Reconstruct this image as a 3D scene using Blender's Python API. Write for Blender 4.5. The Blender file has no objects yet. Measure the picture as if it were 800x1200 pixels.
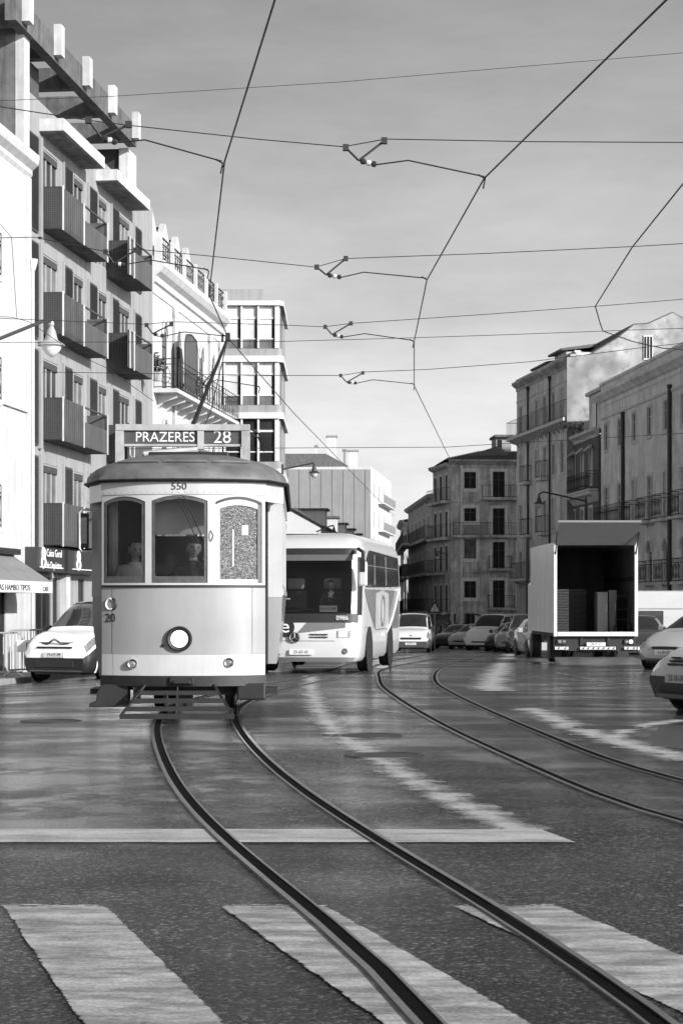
import bpy, bmesh, math, random
from mathutils import Vector, Matrix
random.seed(28)
R = math.radians
SC = bpy.context.scene
COL = SC.collection
# ---------------------------------------------------------------- camera, sky, sun, exposure
FPX, HOR, CZ = 2333.0, 706.0, 1.36            # focal length and horizon in photo pixels (800x1200), eye height
cam_d = bpy.data.cameras.new('camera'); cam = bpy.data.objects.new('camera', cam_d); COL.objects.link(cam)
cam.location = (0, 0, CZ); cam.rotation_euler = (R(90), 0, 0)
cam_d.sensor_fit = 'VERTICAL'; cam_d.sensor_height = 36; cam_d.lens = FPX / 1200 * 36
cam_d.shift_y = (HOR - 600) / 1200
cam_d.clip_start = 0.1; cam_d.clip_end = 6000
SC.camera = cam
SUN_EL, SUN_AZ = R(20), math.atan2(0.74, -0.67)   # azimuth from +Y towards +X: right of and behind the camera
sun_d = bpy.data.lights.new('sun', 'SUN'); sun = bpy.data.objects.new('sun', sun_d); COL.objects.link(sun)
sun_d.energy = 2.3; sun_d.angle = R(1.2); sun_d.color = (1.0, 1.0, 1.0)
S = Vector((math.sin(SUN_AZ) * math.cos(SUN_EL), math.cos(SUN_AZ) * math.cos(SUN_EL), math.sin(SUN_EL)))
sun.rotation_euler = S.to_track_quat('Z', 'Y').to_euler(); sun.location = S * 200
W = bpy.data.worlds.new('World'); SC.world = W; W.use_nodes = True
wn, wl = W.node_tree.nodes, W.node_tree.links
bg = wn['Background']
sky = wn.new('ShaderNodeTexSky'); sky.sky_type = 'NISHITA'; sky.sun_disc = False
sky.sun_elevation = SUN_EL; sky.sun_rotation = SUN_AZ; sky.altitude = 50; sky.dust_density = 0.9; sky.air_density = 1.0; sky.ozone_density = 1.0
sp = wn.new('ShaderNodeSeparateColor'); wl.new(sky.outputs[0], sp.inputs[0])      # black and white film behind an orange filter: mostly the red of the sky
bw = wn.new('ShaderNodeMath'); bw.operation = 'MULTIPLY_ADD'; bw.inputs[1].default_value = 0.9
gm = wn.new('ShaderNodeMath'); gm.operation = 'MULTIPLY'; gm.inputs[1].default_value = 0.1; wl.new(sp.outputs[1], gm.inputs[0])
wl.new(sp.outputs[0], bw.inputs[0]); wl.new(gm.outputs[0], bw.inputs[2])
tc = wn.new('ShaderNodeTexCoord'); mp = wn.new('ShaderNodeMapping'); wl.new(tc.outputs['Generated'], mp.inputs[0])
mp.inputs['Scale'].default_value = (1.0, 1.0, 3.2); mp.inputs['Location'].default_value = (0.9, 0.4, 1.15)
cn = wn.new('ShaderNodeTexNoise'); cn.inputs['Scale'].default_value = 2.6; cn.inputs['Detail'].default_value = 7; cn.inputs['Roughness'].default_value = 0.62
wl.new(mp.outputs[0], cn.inputs['Vector'])
cr = wn.new('ShaderNodeMapRange'); cr.inputs['From Min'].default_value = 0.40; cr.inputs['From Max'].default_value = 0.74
cr.inputs['To Min'].default_value = 0.84; cr.inputs['To Max'].default_value = 1.32
wl.new(cn.outputs['Fac'], cr.inputs['Value'])
mu = wn.new('ShaderNodeMath'); mu.operation = 'MULTIPLY'; wl.new(bw.outputs[0], mu.inputs[0]); wl.new(cr.outputs[0], mu.inputs[1])
wl.new(mu.outputs[0], bg.inputs['Color']); bg.inputs['Strength'].default_value = 0.060
SC.view_settings.view_transform = 'Standard'; SC.view_settings.look = 'None'
SC.view_settings.exposure = 1.6; SC.view_settings.gamma = 1.0; SC.view_settings.use_curve_mapping = False
SC.render.engine = 'CYCLES'; SC.cycles.max_bounces = 6; SC.cycles.transparent_max_bounces = 12
SC.cycles.use_denoising = True
SC.cycles.sample_clamp_indirect = 8

# ---------------------------------------------------------------- helpers: placing by the camera's measurements
def drop(y):
    if y < 16: return 0.0
    if y < 45: return 0.5 * (0.016 / 29) * (y - 16) ** 2
    if y < 130: return 0.232 + 0.016 * (y - 45)
    if y < 180: t = y - 130; return 1.592 + 0.016 * t - 0.5 * (0.016 / 50) * t * t
    return 1.992
def gz(x, y):
    c = 0.0
    if x < -3: c = 0.055 * min(-3 - x, 6) * max(0, min(1, (y - 20) / 20))
    return -drop(y) - c
def at(px, py, Y): return Vector(((px - 400) * Y / FPX, Y, CZ + (HOR - py) * Y / FPX))
def on_ground(px, py):
    Y = 20.0
    for _ in range(60):
        x = (px - 400) * Y / FPX
        Y = 0.5 * Y + 0.5 * (FPX * (CZ - gz(x, Y)) / (py - HOR))
    return ((px - 400) * Y / FPX, Y)

# ---------------------------------------------------------------- helpers: materials (the photograph is black and white)
MATS = {}
def mat(name, v, rough=0.6, metal=0.0, amt=0.15, scale=6.0, streak=0.0, bump=0.0, bscale=40.0, spec=0.5, coat=0.0, emit=0.0, stain=0.0):
    if name in MATS: return MATS[name]
    m = bpy.data.materials.new(name); m.use_nodes = True
    nt = m.node_tree; n, l = nt.nodes, nt.links; p = n['Principled BSDF']
    p.inputs['Roughness'].default_value = rough; p.inputs['Metallic'].default_value = metal
    p.inputs['Specular IOR Level'].default_value = spec; p.inputs['Coat Weight'].default_value = coat
    p.inputs['Base Color'].default_value = (v, v, v, 1)
    if emit:
        p.inputs['Emission Color'].default_value = (1, 1, 1, 1); p.inputs['Emission Strength'].default_value = emit
    co = n.new('ShaderNodeTexCoord')
    if amt or stain:
        nz = n.new('ShaderNodeTexNoise'); nz.inputs['Scale'].default_value = scale; nz.inputs['Detail'].default_value = 5
        l.new(co.outputs['Object'], nz.inputs['Vector'])
        mr = n.new('ShaderNodeMapRange'); mr.inputs['From Min'].default_value = 0.25; mr.inputs['From Max'].default_value = 0.75
        mr.inputs['To Min'].default_value = v * (1 - amt); mr.inputs['To Max'].default_value = v * (1 + amt)
        l.new(nz.outputs['Fac'], mr.inputs['Value']); out = mr.outputs[0]
        if streak:
            mp = n.new('ShaderNodeMapping'); mp.inputs['Scale'].default_value = (2.2, 2.2, 0.16); l.new(co.outputs['Object'], mp.inputs[0])
            n2 = n.new('ShaderNodeTexNoise'); n2.inputs['Scale'].default_value = 1.6; n2.inputs['Detail'].default_value = 6; n2.inputs['Roughness'].default_value = 0.65
            l.new(mp.outputs[0], n2.inputs['Vector'])
            r2 = n.new('ShaderNodeMapRange'); r2.inputs['From Min'].default_value = 0.42; r2.inputs['From Max'].default_value = 0.72
            r2.inputs['To Min'].default_value = 1.0; r2.inputs['To Max'].default_value = 1.0 - streak
            l.new(n2.outputs['Fac'], r2.inputs['Value'])
            mm = n.new('ShaderNodeMath'); mm.operation = 'MULTIPLY'; l.new(out, mm.inputs[0]); l.new(r2.outputs[0], mm.inputs[1]); out = mm.outputs[0]
        if stain:
            n3 = n.new('ShaderNodeTexNoise'); n3.inputs['Scale'].default_value = 0.55; n3.inputs['Detail'].default_value = 9; n3.inputs['Roughness'].default_value = 0.72
            l.new(co.outputs['Object'], n3.inputs['Vector'])
            r3 = n.new('ShaderNodeMapRange'); r3.inputs['From Min'].default_value = 0.42; r3.inputs['From Max'].default_value = 0.6
            r3.inputs['To Min'].default_value = 1.0; r3.inputs['To Max'].default_value = 1.0 - stain
            l.new(n3.outputs['Fac'], r3.inputs['Value'])
            mm = n.new('ShaderNodeMath'); mm.operation = 'MULTIPLY'; l.new(out, mm.inputs[0]); l.new(r3.outputs[0], mm.inputs[1]); out = mm.outputs[0]
        l.new(out, p.inputs['Base Color'])
    if bump:
        nb = n.new('ShaderNodeTexNoise'); nb.inputs['Scale'].default_value = bscale; nb.inputs['Detail'].default_value = 4
        l.new(co.outputs['Object'], nb.inputs['Vector'])
        bp = n.new('ShaderNodeBump'); bp.inputs['Strength'].default_value = bump; bp.inputs['Distance'].default_value = 0.02
        l.new(nb.outputs['Fac'], bp.inputs['Height']); l.new(bp.outputs[0], p.inputs['Normal'])
    MATS[name] = m
    return m

def clear_glass(name, tint=0.75, refl=1.0):
    if name in MATS: return MATS[name]
    m = bpy.data.materials.new(name); m.use_nodes = True; n, l = m.node_tree.nodes, m.node_tree.links
    n.remove(n['Principled BSDF']); o = n['Material Output']
    t = n.new('ShaderNodeBsdfTransparent'); t.inputs[0].default_value = (tint, tint, tint, 1)
    g = n.new('ShaderNodeBsdfGlossy'); g.inputs['Roughness'].default_value = 0.02; g.inputs[0].default_value = (refl, refl, refl, 1)
    fr = n.new('ShaderNodeFresnel'); fr.inputs[0].default_value = 1.5
    mx = n.new('ShaderNodeMixShader'); l.new(fr.outputs[0], mx.inputs[0]); l.new(t.outputs[0], mx.inputs[1]); l.new(g.outputs[0], mx.inputs[2]); l.new(mx.outputs[0], o.inputs[0])
    MATS[name] = m
    return m

# ---------------------------------------------------------------- helpers: meshes and objects
class MB:
    def __init__(s): s.v = []; s.f = []
    def quad(s, a, b, c, d): i = len(s.v); s.v += [tuple(a), tuple(b), tuple(c), tuple(d)]; s.f.append((i, i + 1, i + 2, i + 3)); return s
    def poly(s, pts): i = len(s.v); s.v += [tuple(p) for p in pts]; s.f.append(tuple(range(i, i + len(pts)))); return s
    def box(s, x0, x1, y0, y1, z0, z1):
        i = len(s.v)
        s.v += [(x0, y0, z0), (x1, y0, z0), (x1, y1, z0), (x0, y1, z0), (x0, y0, z1), (x1, y0, z1), (x1, y1, z1), (x0, y1, z1)]
        s.f += [tuple(i + k for k in q) for q in ((3, 2, 1, 0), (4, 5, 6, 7), (0, 1, 5, 4), (1, 2, 6, 5), (2, 3, 7, 6), (3, 0, 4, 7))]
        return s
    def hexa(s, b, t):       # eight corners: bottom ring, top ring (counter-clockwise from above)
        i = len(s.v); s.v += [tuple(p) for p in b] + [tuple(p) for p in t]
        s.f += [tuple(i + k for k in q) for q in ((3, 2, 1, 0), (4, 5, 6, 7), (0, 1, 5, 4), (1, 2, 6, 5), (2, 3, 7, 6), (3, 0, 4, 7))]
        return s
    def prism(s, pts, off):  # polygon pushed along a vector
        n = len(pts); i = len(s.v); o = Vector(off)
        s.v += [tuple(p) for p in pts] + [tuple(Vector(p) + o) for p in pts]
        s.f.append(tuple(i + k for k in range(n))[::-1]); s.f.append(tuple(i + n + k for k in range(n)))
        for k in range(n): j = (k + 1) % n; s.f.append((i + k, i + j, i + n + j, i + n + k))
        return s
    def tube(s, pts, r, n=6, cap=True, r1=None):
        pts = [Vector(p) for p in pts]; m = len(pts); i0 = len(s.v); up0 = None
        for k, p in enumerate(pts):
            d = (pts[min(k + 1, m - 1)] - pts[max(k - 1, 0)]).normalized()
            a = Vector((0, 0, 1)) if abs(d.z) < 0.9 else Vector((0, 1, 0))
            if up0 is not None: a = up0
            x = d.cross(a).normalized(); y = x.cross(d).normalized(); up0 = y
            rr = r if r1 is None else r + (r1 - r) * k / max(1, m - 1)
            for q in range(n):
                t = 2 * math.pi * q / n; s.v.append(tuple(p + x * math.cos(t) * rr + y * math.sin(t) * rr))
        for k in range(m - 1):
            for q in range(n):
                a = i0 + k * n + q; b = i0 + k * n + (q + 1) % n; s.f.append((a, b, b + n, a + n))
        if cap: s.f.append(tuple(i0 + q for q in range(n))[::-1]); s.f.append(tuple(i0 + (m - 1) * n + q for q in range(n)))
        return s
    def lathe(s, prof, c, ax='z', n=16):   # prof: (r, h) pairs along the axis
        i0 = len(s.v); m = len(prof)
        for r, h in prof:
            for q in range(n):
                t = 2 * math.pi * q / n; a, b = r * math.cos(t), r * math.sin(t)
                p = (a, b, h) if ax == 'z' else ((h, a, b) if ax == 'x' else (b, h, a))
                s.v.append((c[0] + p[0], c[1] + p[1], c[2] + p[2]))
        for k in range(m - 1):
            for q in range(n):
                a = i0 + k * n + q; b = i0 + k * n + (q + 1) % n; s.f.append((a, b, b + n, a + n))
        s.f.append(tuple(i0 + q for q in range(n))[::-1]); s.f.append(tuple(i0 + (m - 1) * n + q for q in range(n)))
        return s
    def grid(s, rows):
        i = len(s.v); nr, nc = len(rows), len(rows[0])
        for r in rows: s.v += [tuple(p) for p in r]
        for a in range(nr - 1):
            for b in range(nc - 1):
                k = i + a * nc + b; s.f.append((k, k + 1, k + nc + 1, k + nc))
        return s
    def mesh(s, name):
        me = bpy.data.meshes.new(name); me.from_pydata(s.v, [], s.f); me.update(); return me

def part(name, mb, m, parent=None, smooth=False, label=None, thick=0.0, bevel=0.0, fix=True, loc=None, rotz=0.0, kind=None):
    me = mb.mesh(name) if isinstance(mb, MB) else mb
    if fix and isinstance(mb, MB):
        bm = bmesh.new(); bm.from_mesh(me)
        if smooth: bmesh.ops.remove_doubles(bm, verts=bm.verts, dist=1e-5)
        bmesh.ops.recalc_face_normals(bm, faces=bm.faces); bm.to_mesh(me); bm.free()
    if m is not None:
        me.materials.clear(); me.materials.append(m)
    o = bpy.data.objects.new(name, me); COL.objects.link(o)
    if parent is not None: o.parent = parent
    if loc: o.location = loc
    if rotz: o.rotation_euler = (0, 0, rotz)
    if smooth:
        for p in me.polygons: p.use_smooth = True
        me.set_sharp_from_angle(angle=R(38))
    if thick:
        md = o.modifiers.new('thickness', 'SOLIDIFY'); md.thickness = thick; md.offset = -1
    if bevel:
        md = o.modifiers.new('bevel', 'BEVEL'); md.width = bevel; md.segments = 2; md.limit_method = 'ANGLE'
    if label: o['label'] = label
    if kind: o['kind'] = kind
    return o
def tag(o, label, cat, group=None):
    o['label'] = label; o['category'] = cat
    if group: o['group'] = group
    return o
def thing(name, label, cat, loc=(0, 0, 0), rotz=0.0, group=None):
    o = bpy.data.objects.new(name, None); COL.objects.link(o); o.location = loc; o.rotation_euler = (0, 0, rotz)
    o.empty_display_size = 0.2
    return tag(o, label, cat, group)
def copy_tree(o, parent=None):
    c = o.copy(); COL.objects.link(c)
    if parent is not None: c.parent = parent
    for ch in list(o.children): copy_tree(ch, c)
    return c
_tc = {}
def text_mesh(body, size, extrude=0.004, xs=1.0):
    k = (body, size, extrude, xs)
    if k in _tc: return _tc[k]
    cu = bpy.data.curves.new('lettering', 'FONT'); cu.body = body; cu.size = size; cu.extrude = extrude; cu.align_x = 'CENTER'; cu.align_y = 'CENTER'; cu.resolution_u = 4
    ob = bpy.data.objects.new('lettering', cu); COL.objects.link(ob); bpy.context.view_layer.update()
    me = bpy.data.meshes.new_from_object(ob.evaluated_get(bpy.context.evaluated_depsgraph_get()))
    bpy.data.objects.remove(ob); bpy.data.curves.remove(cu)
    me.transform(Matrix.Rotation(R(90), 4, 'X') @ Matrix.Diagonal((xs, 1, 1, 1)))   # upright, read from -y
    _tc[k] = me
    return me
def text(name, body, size, m, parent, loc, rotz=0.0, xs=1.0, extrude=0.004):
    me = text_mesh(body, size, extrude, xs).copy(); me.materials.clear(); me.materials.append(m)
    o = bpy.data.objects.new(name, me); COL.objects.link(o); o.parent = parent; o.location = loc; o.rotation_euler = (0, 0, rotz)
    return o

# ---------------------------------------------------------------- materials
M_white = mat('white_paint', 0.74, 0.45, amt=0.05, scale=3)
M_black = mat('black_rubber', 0.012, 0.55, amt=0.2, scale=20)
M_dark = mat('dark_iron', 0.02, 0.5, amt=0.3, scale=15)
M_steel = mat('worn_steel', 0.22, 0.30, metal=0.9, amt=0.3, scale=12)
M_galv = mat('galvanised_steel', 0.42, 0.4, metal=0.5, amt=0.15, scale=9)
M_chrome = mat('chrome', 0.7, 0.12, metal=1.0, amt=0.05)
M_pane = mat('window_glass', 0.02, 0.12, amt=0.6, scale=0.7, spec=0.12)
M_pane2 = mat('curtained_glass', 0.13, 0.25, amt=0.4, scale=1.6, streak=0.4, spec=0.15)
M_pane3 = mat('bright_curtain_glass', 0.5, 0.25, amt=0.2, scale=1.5)
M_frame = mat('window_frame_paint', 0.55, 0.5, amt=0.1)
M_framed = mat('dark_window_frame_paint', 0.05, 0.5, amt=0.2)
M_glass = clear_glass('clear_glass', 0.97, 0.22)
M_carglass = mat('car_glass', 0.02, 0.04, amt=0.3, scale=2, spec=0.8)
M_lit = mat('lit_lamp', 0.6, 0.2, amt=0.3, scale=30, emit=0.7)
M_lens = mat('lamp_lens', 0.35, 0.08, metal=0.6, amt=0.5, scale=25)
M_plate = mat('plate_white', 0.6, 0.4, amt=0.05)
M_text = mat('black_lettering', 0.02, 0.5, amt=0.0)
M_textw = mat('white_lettering', 0.72, 0.5, amt=0.0)
M_tyre = mat('tyre_rubber', 0.016, 0.7, amt=0.25, scale=30)
M_rim = mat('wheel_rim', 0.32, 0.35, metal=0.6, amt=0.2)
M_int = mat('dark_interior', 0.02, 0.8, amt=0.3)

# ---------------------------------------------------------------- road, tracks, pavements
def asphalt():
    m = bpy.data.materials.new('wet_asphalt'); m.use_nodes = True; n, l = m.node_tree.nodes, m.node_tree.links; p = n['Principled BSDF']
    g = n.new('ShaderNodeNewGeometry')
    def noise(sc, det, rough=0.55, vec=None):
        t = n.new('ShaderNodeTexNoise'); t.inputs['Scale'].default_value = sc; t.inputs['Detail'].default_value = det; t.inputs['Roughness'].default_value = rough
        l.new(vec or g.outputs['Position'], t.inputs['Vector']); return t.outputs['Fac']
    def rng(x, a, b, c, d):
        t = n.new('ShaderNodeMapRange'); t.inputs[1].default_value = a; t.inputs[2].default_value = b; t.inputs[3].default_value = c; t.inputs[4].default_value = d
        l.new(x, t.inputs[0]); return t.outputs[0]
    def math2(op, a, b):
        t = n.new('ShaderNodeMath'); t.operation = op
        for k, x in enumerate((a, b)):
            if isinstance(x, (int, float)): t.inputs[k].default_value = x
            else: l.new(x, t.inputs[k])
        return t.outputs[0]
    vo = n.new('ShaderNodeTexVoronoi'); vo.inputs['Scale'].default_value = 58; l.new(g.outputs['Position'], vo.inputs['Vector'])
    stone = vo.outputs['Distance']; cell = vo.outputs['Color']
    cb = n.new('ShaderNodeRGBToBW'); l.new(cell, cb.inputs[0])
    fine = noise(120, 3)
    mpx = n.new('ShaderNodeMapping'); mpx.inputs['Scale'].default_value = (0.7, 1.0, 1); l.new(g.outputs['Position'], mpx.inputs[0])
    streak = noise(0.8, 7, 0.6, mpx.outputs[0])
    big = noise(0.33, 5, 0.6)
    mid = noise(2.1, 6, 0.65)
    vo2 = n.new('ShaderNodeTexVoronoi'); vo2.inputs['Scale'].default_value = 23; l.new(g.outputs['Position'], vo2.inputs['Vector'])
    cb2 = n.new('ShaderNodeRGBToBW'); l.new(vo2.outputs['Color'], cb2.inputs[0])
    base = math2('ADD', rng(cb.outputs[0], 0.1, 0.9, 0.006, 0.030), math2('ADD', rng(cb.outputs[0], 0.70, 0.84, 0.0, 0.15), rng(cb2.outputs[0], 0.70, 0.85, 0.0, 0.06)))
    c = math2('MULTIPLY', base, rng(mid, 0.3, 0.7, 0.65, 1.35))
    c = math2('MULTIPLY', c, rng(streak, 0.3, 0.7, 0.36, 0.84))
    l.new(c, p.inputs['Base Color'])
    wet = math2('MULTIPLY', rng(big, 0.36, 0.54, 0.0, 1.0), rng(streak, 0.34, 0.56, 0.15, 1.0))
    sxy = n.new('ShaderNodeSeparateXYZ'); l.new(g.outputs['Position'], sxy.inputs[0])
    dx = math2('DIVIDE', math2('ADD', sxy.outputs[0], 1.9), 2.2); dy = math2('DIVIDE', math2('ADD', sxy.outputs[1], -14.5), 5.5)
    rad = math2('ADD', math2('MULTIPLY', dx, dx), math2('MULTIPLY', dy, dy))
    pud = math2('MULTIPLY', rng(rad, 0.2, 1.0, 1.0, 0.0), rng(mid, 0.36, 0.58, 0.0, 1.0))
    wet = math2('MAXIMUM', wet, pud)
    near = rng(sxy.outputs[1], 6.5, 12.0, 0.25, 1.0)
    wet = math2('MULTIPLY', wet, near)
    p.inputs['Roughness'].default_value = 0.7; p.inputs['Specular IOR Level'].default_value = 0.16
    l.new(rng(wet, 0.0, 1.0, 0.5, 1.0), p.inputs['Coat Weight']); p.inputs['Coat IOR'].default_value = 1.33
    l.new(math2('ADD', rng(wet, 0.0, 1.0, 0.17, 0.09), rng(fine, 0.3, 0.7, -0.02, 0.03)), p.inputs['Coat Roughness'])
    hgt = math2('ADD', math2('MULTIPLY', stone, -1.1), math2('MULTIPLY', fine, 0.5))
    bp = n.new('ShaderNodeBump'); bp.inputs['Distance'].default_value = 0.022; bp.inputs['Strength'].default_value = 0.9
    l.new(hgt, bp.inputs['Height']); l.new(bp.outputs[0], p.inputs['Normal'])
    b2 = n.new('ShaderNodeBump'); b2.inputs['Distance'].default_value = 0.016; l.new(rng(wet, 0, 1, 0.85, 0.13), b2.inputs['Strength']); l.new(math2('ADD', hgt, math2('MULTIPLY', mid, 0.8)), b2.inputs['Height']); l.new(b2.outputs[0], p.inputs['Coat Normal'])
    MATS['wet_asphalt'] = m
    return m
M_asph = asphalt()
def worn(name, v, under, lo, hi, sc=5.0, rough=0.45, stretch=(1, 1, 1), gone=False, fq=0.25, clo=None):
    m = bpy.data.materials.new(name); m.use_nodes = True; n, l = m.node_tree.nodes, m.node_tree.links; p = n['Principled BSDF']
    g = n.new('ShaderNodeNewGeometry'); mpx = n.new('ShaderNodeMapping'); mpx.inputs['Scale'].default_value = stretch; l.new(g.outputs['Position'], mpx.inputs[0])
    t = n.new('ShaderNodeTexNoise'); t.inputs['Scale'].default_value = sc; t.inputs['Detail'].default_value = 8; t.inputs['Roughness'].default_value = 0.7; l.new(mpx.outputs[0], t.inputs[0])
    r = n.new('ShaderNodeMapRange'); r.inputs[1].default_value = clo or lo; r.inputs[2].default_value = (clo + .2) if clo else hi; l.new(t.outputs['Fac'], r.inputs[0])
    f = n.new('ShaderNodeTexNoise'); f.inputs['Scale'].default_value = 70; f.inputs['Detail'].default_value = 3; l.new(g.outputs['Position'], f.inputs[0])
    fr = n.new('ShaderNodeMapRange'); fr.inputs[1].default_value = 0.3; fr.inputs[2].default_value = 0.7; fr.inputs[3].default_value = 0.72; fr.inputs[4].default_value = 1.2; l.new(f.outputs['Fac'], fr.inputs[0])
    mx = n.new('ShaderNodeMix'); mx.inputs[2].default_value = under; mx.inputs[3].default_value = v; l.new(r.outputs[0], mx.inputs[0])
    mm = n.new('ShaderNodeMath'); mm.operation = 'MULTIPLY'; l.new(mx.outputs[0], mm.inputs[0]); l.new(fr.outputs[0], mm.inputs[1])
    l.new(mm.outputs[0], p.inputs['Base Color']); p.inputs['Roughness'].default_value = rough
    if gone:
        t2 = n.new('ShaderNodeTexNoise'); t2.inputs['Scale'].default_value = 34; t2.inputs['Detail'].default_value = 4; l.new(g.outputs['Position'], t2.inputs[0])
        ad = n.new('ShaderNodeMath'); ad.operation = 'MULTIPLY_ADD'; ad.inputs[1].default_value = fq; l.new(t2.outputs['Fac'], ad.inputs[0]); l.new(t.outputs['Fac'], ad.inputs[2])
        r2 = n.new('ShaderNodeMapRange'); r2.inputs[1].default_value = lo + fq * .5; r2.inputs[2].default_value = hi + fq * .5; l.new(ad.outputs[0], r2.inputs[0]); at_ = n.new('ShaderNodeAttribute'); at_.attribute_name = 'edge'
        ed = n.new('ShaderNodeMath'); ed.operation = 'MULTIPLY_ADD'; ed.inputs[1].default_value = 0.34; ed.inputs[2].default_value = -0.22; l.new(at_.outputs['Fac'], ed.inputs[0])
        sm = n.new('ShaderNodeMath'); l.new(ad.outputs[0], sm.inputs[0]); l.new(ed.outputs[0], sm.inputs[1]); l.new(sm.outputs[0], r2.inputs[0])
        l.new(r2.outputs[0], p.inputs['Alpha'])
    bp = n.new('ShaderNodeBump'); bp.inputs['Strength'].default_value = 0.5; bp.inputs['Distance'].default_value = 0.004; l.new(f.outputs['Fac'], bp.inputs['Height']); l.new(bp.outputs[0], p.inputs['Normal'])
    MATS[name] = m
    return m
M_paint = worn('road_paint', 0.50, 0.24, 0.34, 0.58, 2.2, 0.55, (0.7, 2.0, 1))
M_zebra = worn('zebra_paint', 0.50, 0.21, 0.26, 0.46, 3.0, 0.55, (0.7, 2.0, 1), True, 0.5, 0.42)
M_paintw = worn('worn_road_paint', 0.46, 0.28, 0.31, 0.60, 2.4, 0.55, (1.0, 1.0, 1), True)
M_paintf = worn('faint_road_paint', 0.42, 0.25, 0.44, 0.66, 1.6, 0.55, (1, 1, 1), True)
M_bed = worn('rail_bed_concrete', 0.11, 0.02, 0.40, 0.62, 1.3, 0.55, (1, 1, 1), True)
M_groove = mat('rail_groove_shade', 0.006, 0.95, amt=0.3, spec=0.05)
M_patch = worn('fresh_asphalt', 0.022, 0.03, 0.4, 0.6, 6, 0.4)

xs = [-900, -400, -200, -120, -80, -60, -45, -35, -28, -22, -18, -15, -12, -10, -9, -8, -7, -6, -5, -4, -3, -2, -1, 0, 1, 2, 3, 4, 6, 8, 10, 12, 15, 18, 22, 28, 35, 45, 60, 80, 120, 200, 400, 900]
ys = [-60, -20, 0, 4, 8, 12, 14] + [15 + k for k in range(0, 50)] + [66 + 2 * k for k in range(0, 60)] + [190, 210, 250, 300, 400, 600, 900, 1500, 3000]
road = part('road', MB().grid([[(x, y, gz(x, y)) for x in xs] for y in ys]), M_asph, smooth=True)
road['kind'] = 'structure'

def strip(name, path, halfw, dz, m, parent, step=0.5, ctr=0.0, thick=0.0):
    """a ribbon that follows the ground along a plan path"""
    pts = resample(path, step); L, Mm, Rr = [], [], []
    for k, p in enumerate(pts):
        a = pts[max(k - 1, 0)]; b = pts[min(k + 1, len(pts) - 1)]
        d = Vector((b[0] - a[0], b[1] - a[1])).normalized(); nx, ny = d.y, -d.x
        hw = halfw(k / max(1, len(pts) - 1)) if callable(halfw) else halfw
        for lst, o in ((L, ctr - hw), (Mm, ctr), (Rr, ctr + hw)):
            x, y = p[0] + nx * o, p[1] + ny * o; lst.append((x, y, gz(x, y) + dz))
    mb = MB().grid([L, Mm, Rr])
    if thick: 
        mb = MB().grid([[(x, y, z - thick) for x, y, z in L], L, Rr, [(x, y, z - thick) for x, y, z in Rr]])
    o = part(name, mb, m, parent, smooth=True)
    if not thick:
        k = len(L); me = o.data; a = me.attributes.new('edge', 'FLOAT', 'POINT')
        key = {tuple(round(c, 4) for c in q) for q in Mm}
        a.data.foreach_set('value', [1.0 if tuple(round(c, 4) for c in v.co) in key else 0.0 for v in me.vertices])
    return o
def resample(path, step):
    P = [Vector((p[0], p[1])) for p in path]; out = []
    def cr(p0, p1, p2, p3, t): return 0.5 * ((2 * p1) + (-p0 + p2) * t + (2 * p0 - 5 * p1 + 4 * p2 - p3) * t * t + (-p0 + 3 * p1 - 3 * p2 + p3) * t ** 3)
    for k in range(len(P) - 1):
        p0 = P[k - 1] if k else P[0] * 2 - P[1]; p3 = P[k + 2] if k + 2 < len(P) else P[k + 1] * 2 - P[k]
        n = max(1, int((P[k + 1] - P[k]).length / step))
        out += [cr(p0, P[k], P[k + 1], p3, t / n) for t in range(n)]
    return out + [P[-1]]
def relax(path, n=40):
    p = [Vector(q) for q in resample(path, 1.0)]
    for _ in range(n):
        p = [p[0]] + [p[k] * 0.5 + (p[k - 1] + p[k + 1]) * 0.25 for k in range(1, len(p) - 1)] + [p[-1]]
    return p
# rails traced where they lie on the ground
railLL = [(0.50, 4.2)] + [on_ground(*q) for q in ((545, 1200), (475, 1150), (400, 1100), (330, 1045), (262, 990), (215, 940), (190, 890), (181, 848))] + [(-2.27, 26.0), (-2.05, 30.5)] + [on_ground(312, 802), on_ground(362, 794), (0.55, 62.8), (2.9, 86.4), (6.5, 120), (11, 160)]
railLR = [(1.25, 4.0)] + [on_ground(*q) for q in ((800, 1180), (660, 1112), (560, 1061), (470, 1005), (400, 960), (345, 922), (300, 882), (275, 846))] + [(-1.38, 26.0), (-1.17, 30.5), (-0.55, 35.8), (0.22, 42.5), (1.45, 62.6), (3.8, 86.2), (7.4, 119.7), (11.9, 159.7)]
railRL = [(5.2, 5.0)] + [on_ground(*q) for q in ((800, 975), (700, 932), (600, 890), (520, 852), (462, 817), (444, 797), (462, 781), (552, 766.5))] + [(8.9, 112), (12.5, 150)]
railRR = [(6.1, 5.2)] + [on_ground(*q) for q in ((800, 922), (700, 886), (600, 846), (532, 814), (509, 796), (526, 780), (577, 766))] + [(9.8, 111.5), (13.4, 149.5)]
def track(name, label, rails):
    root = thing(name, label, 'tram track')
    for rl, side in rails:
        path = relax(rl, 6)
        strip('rail_bed', path, 0.15, 0.003, M_bed, root, 0.6)
        strip('groove', path, 0.028, 0.009, M_groove, root, 0.6, side * 0.012)  # flat near-black strip paints the shade of the uncut groove
        strip('rail', path, 0.014, 0.016, M_steel, root, 0.6, -side * 0.036, thick=0.016)
        strip('guard_lip', path, 0.007, 0.014, M_steel, root, 0.6, side * 0.050, thick=0.014)
    return root
track('tram_track', 'curving tram track that the tram with the 28 board runs on', ((railLL, 1), (railLR, -1)))
track('tram_track', 'empty tram track curving to the right side of the road beside the coach', ((railRL, 1), (railRR, -1)))
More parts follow.
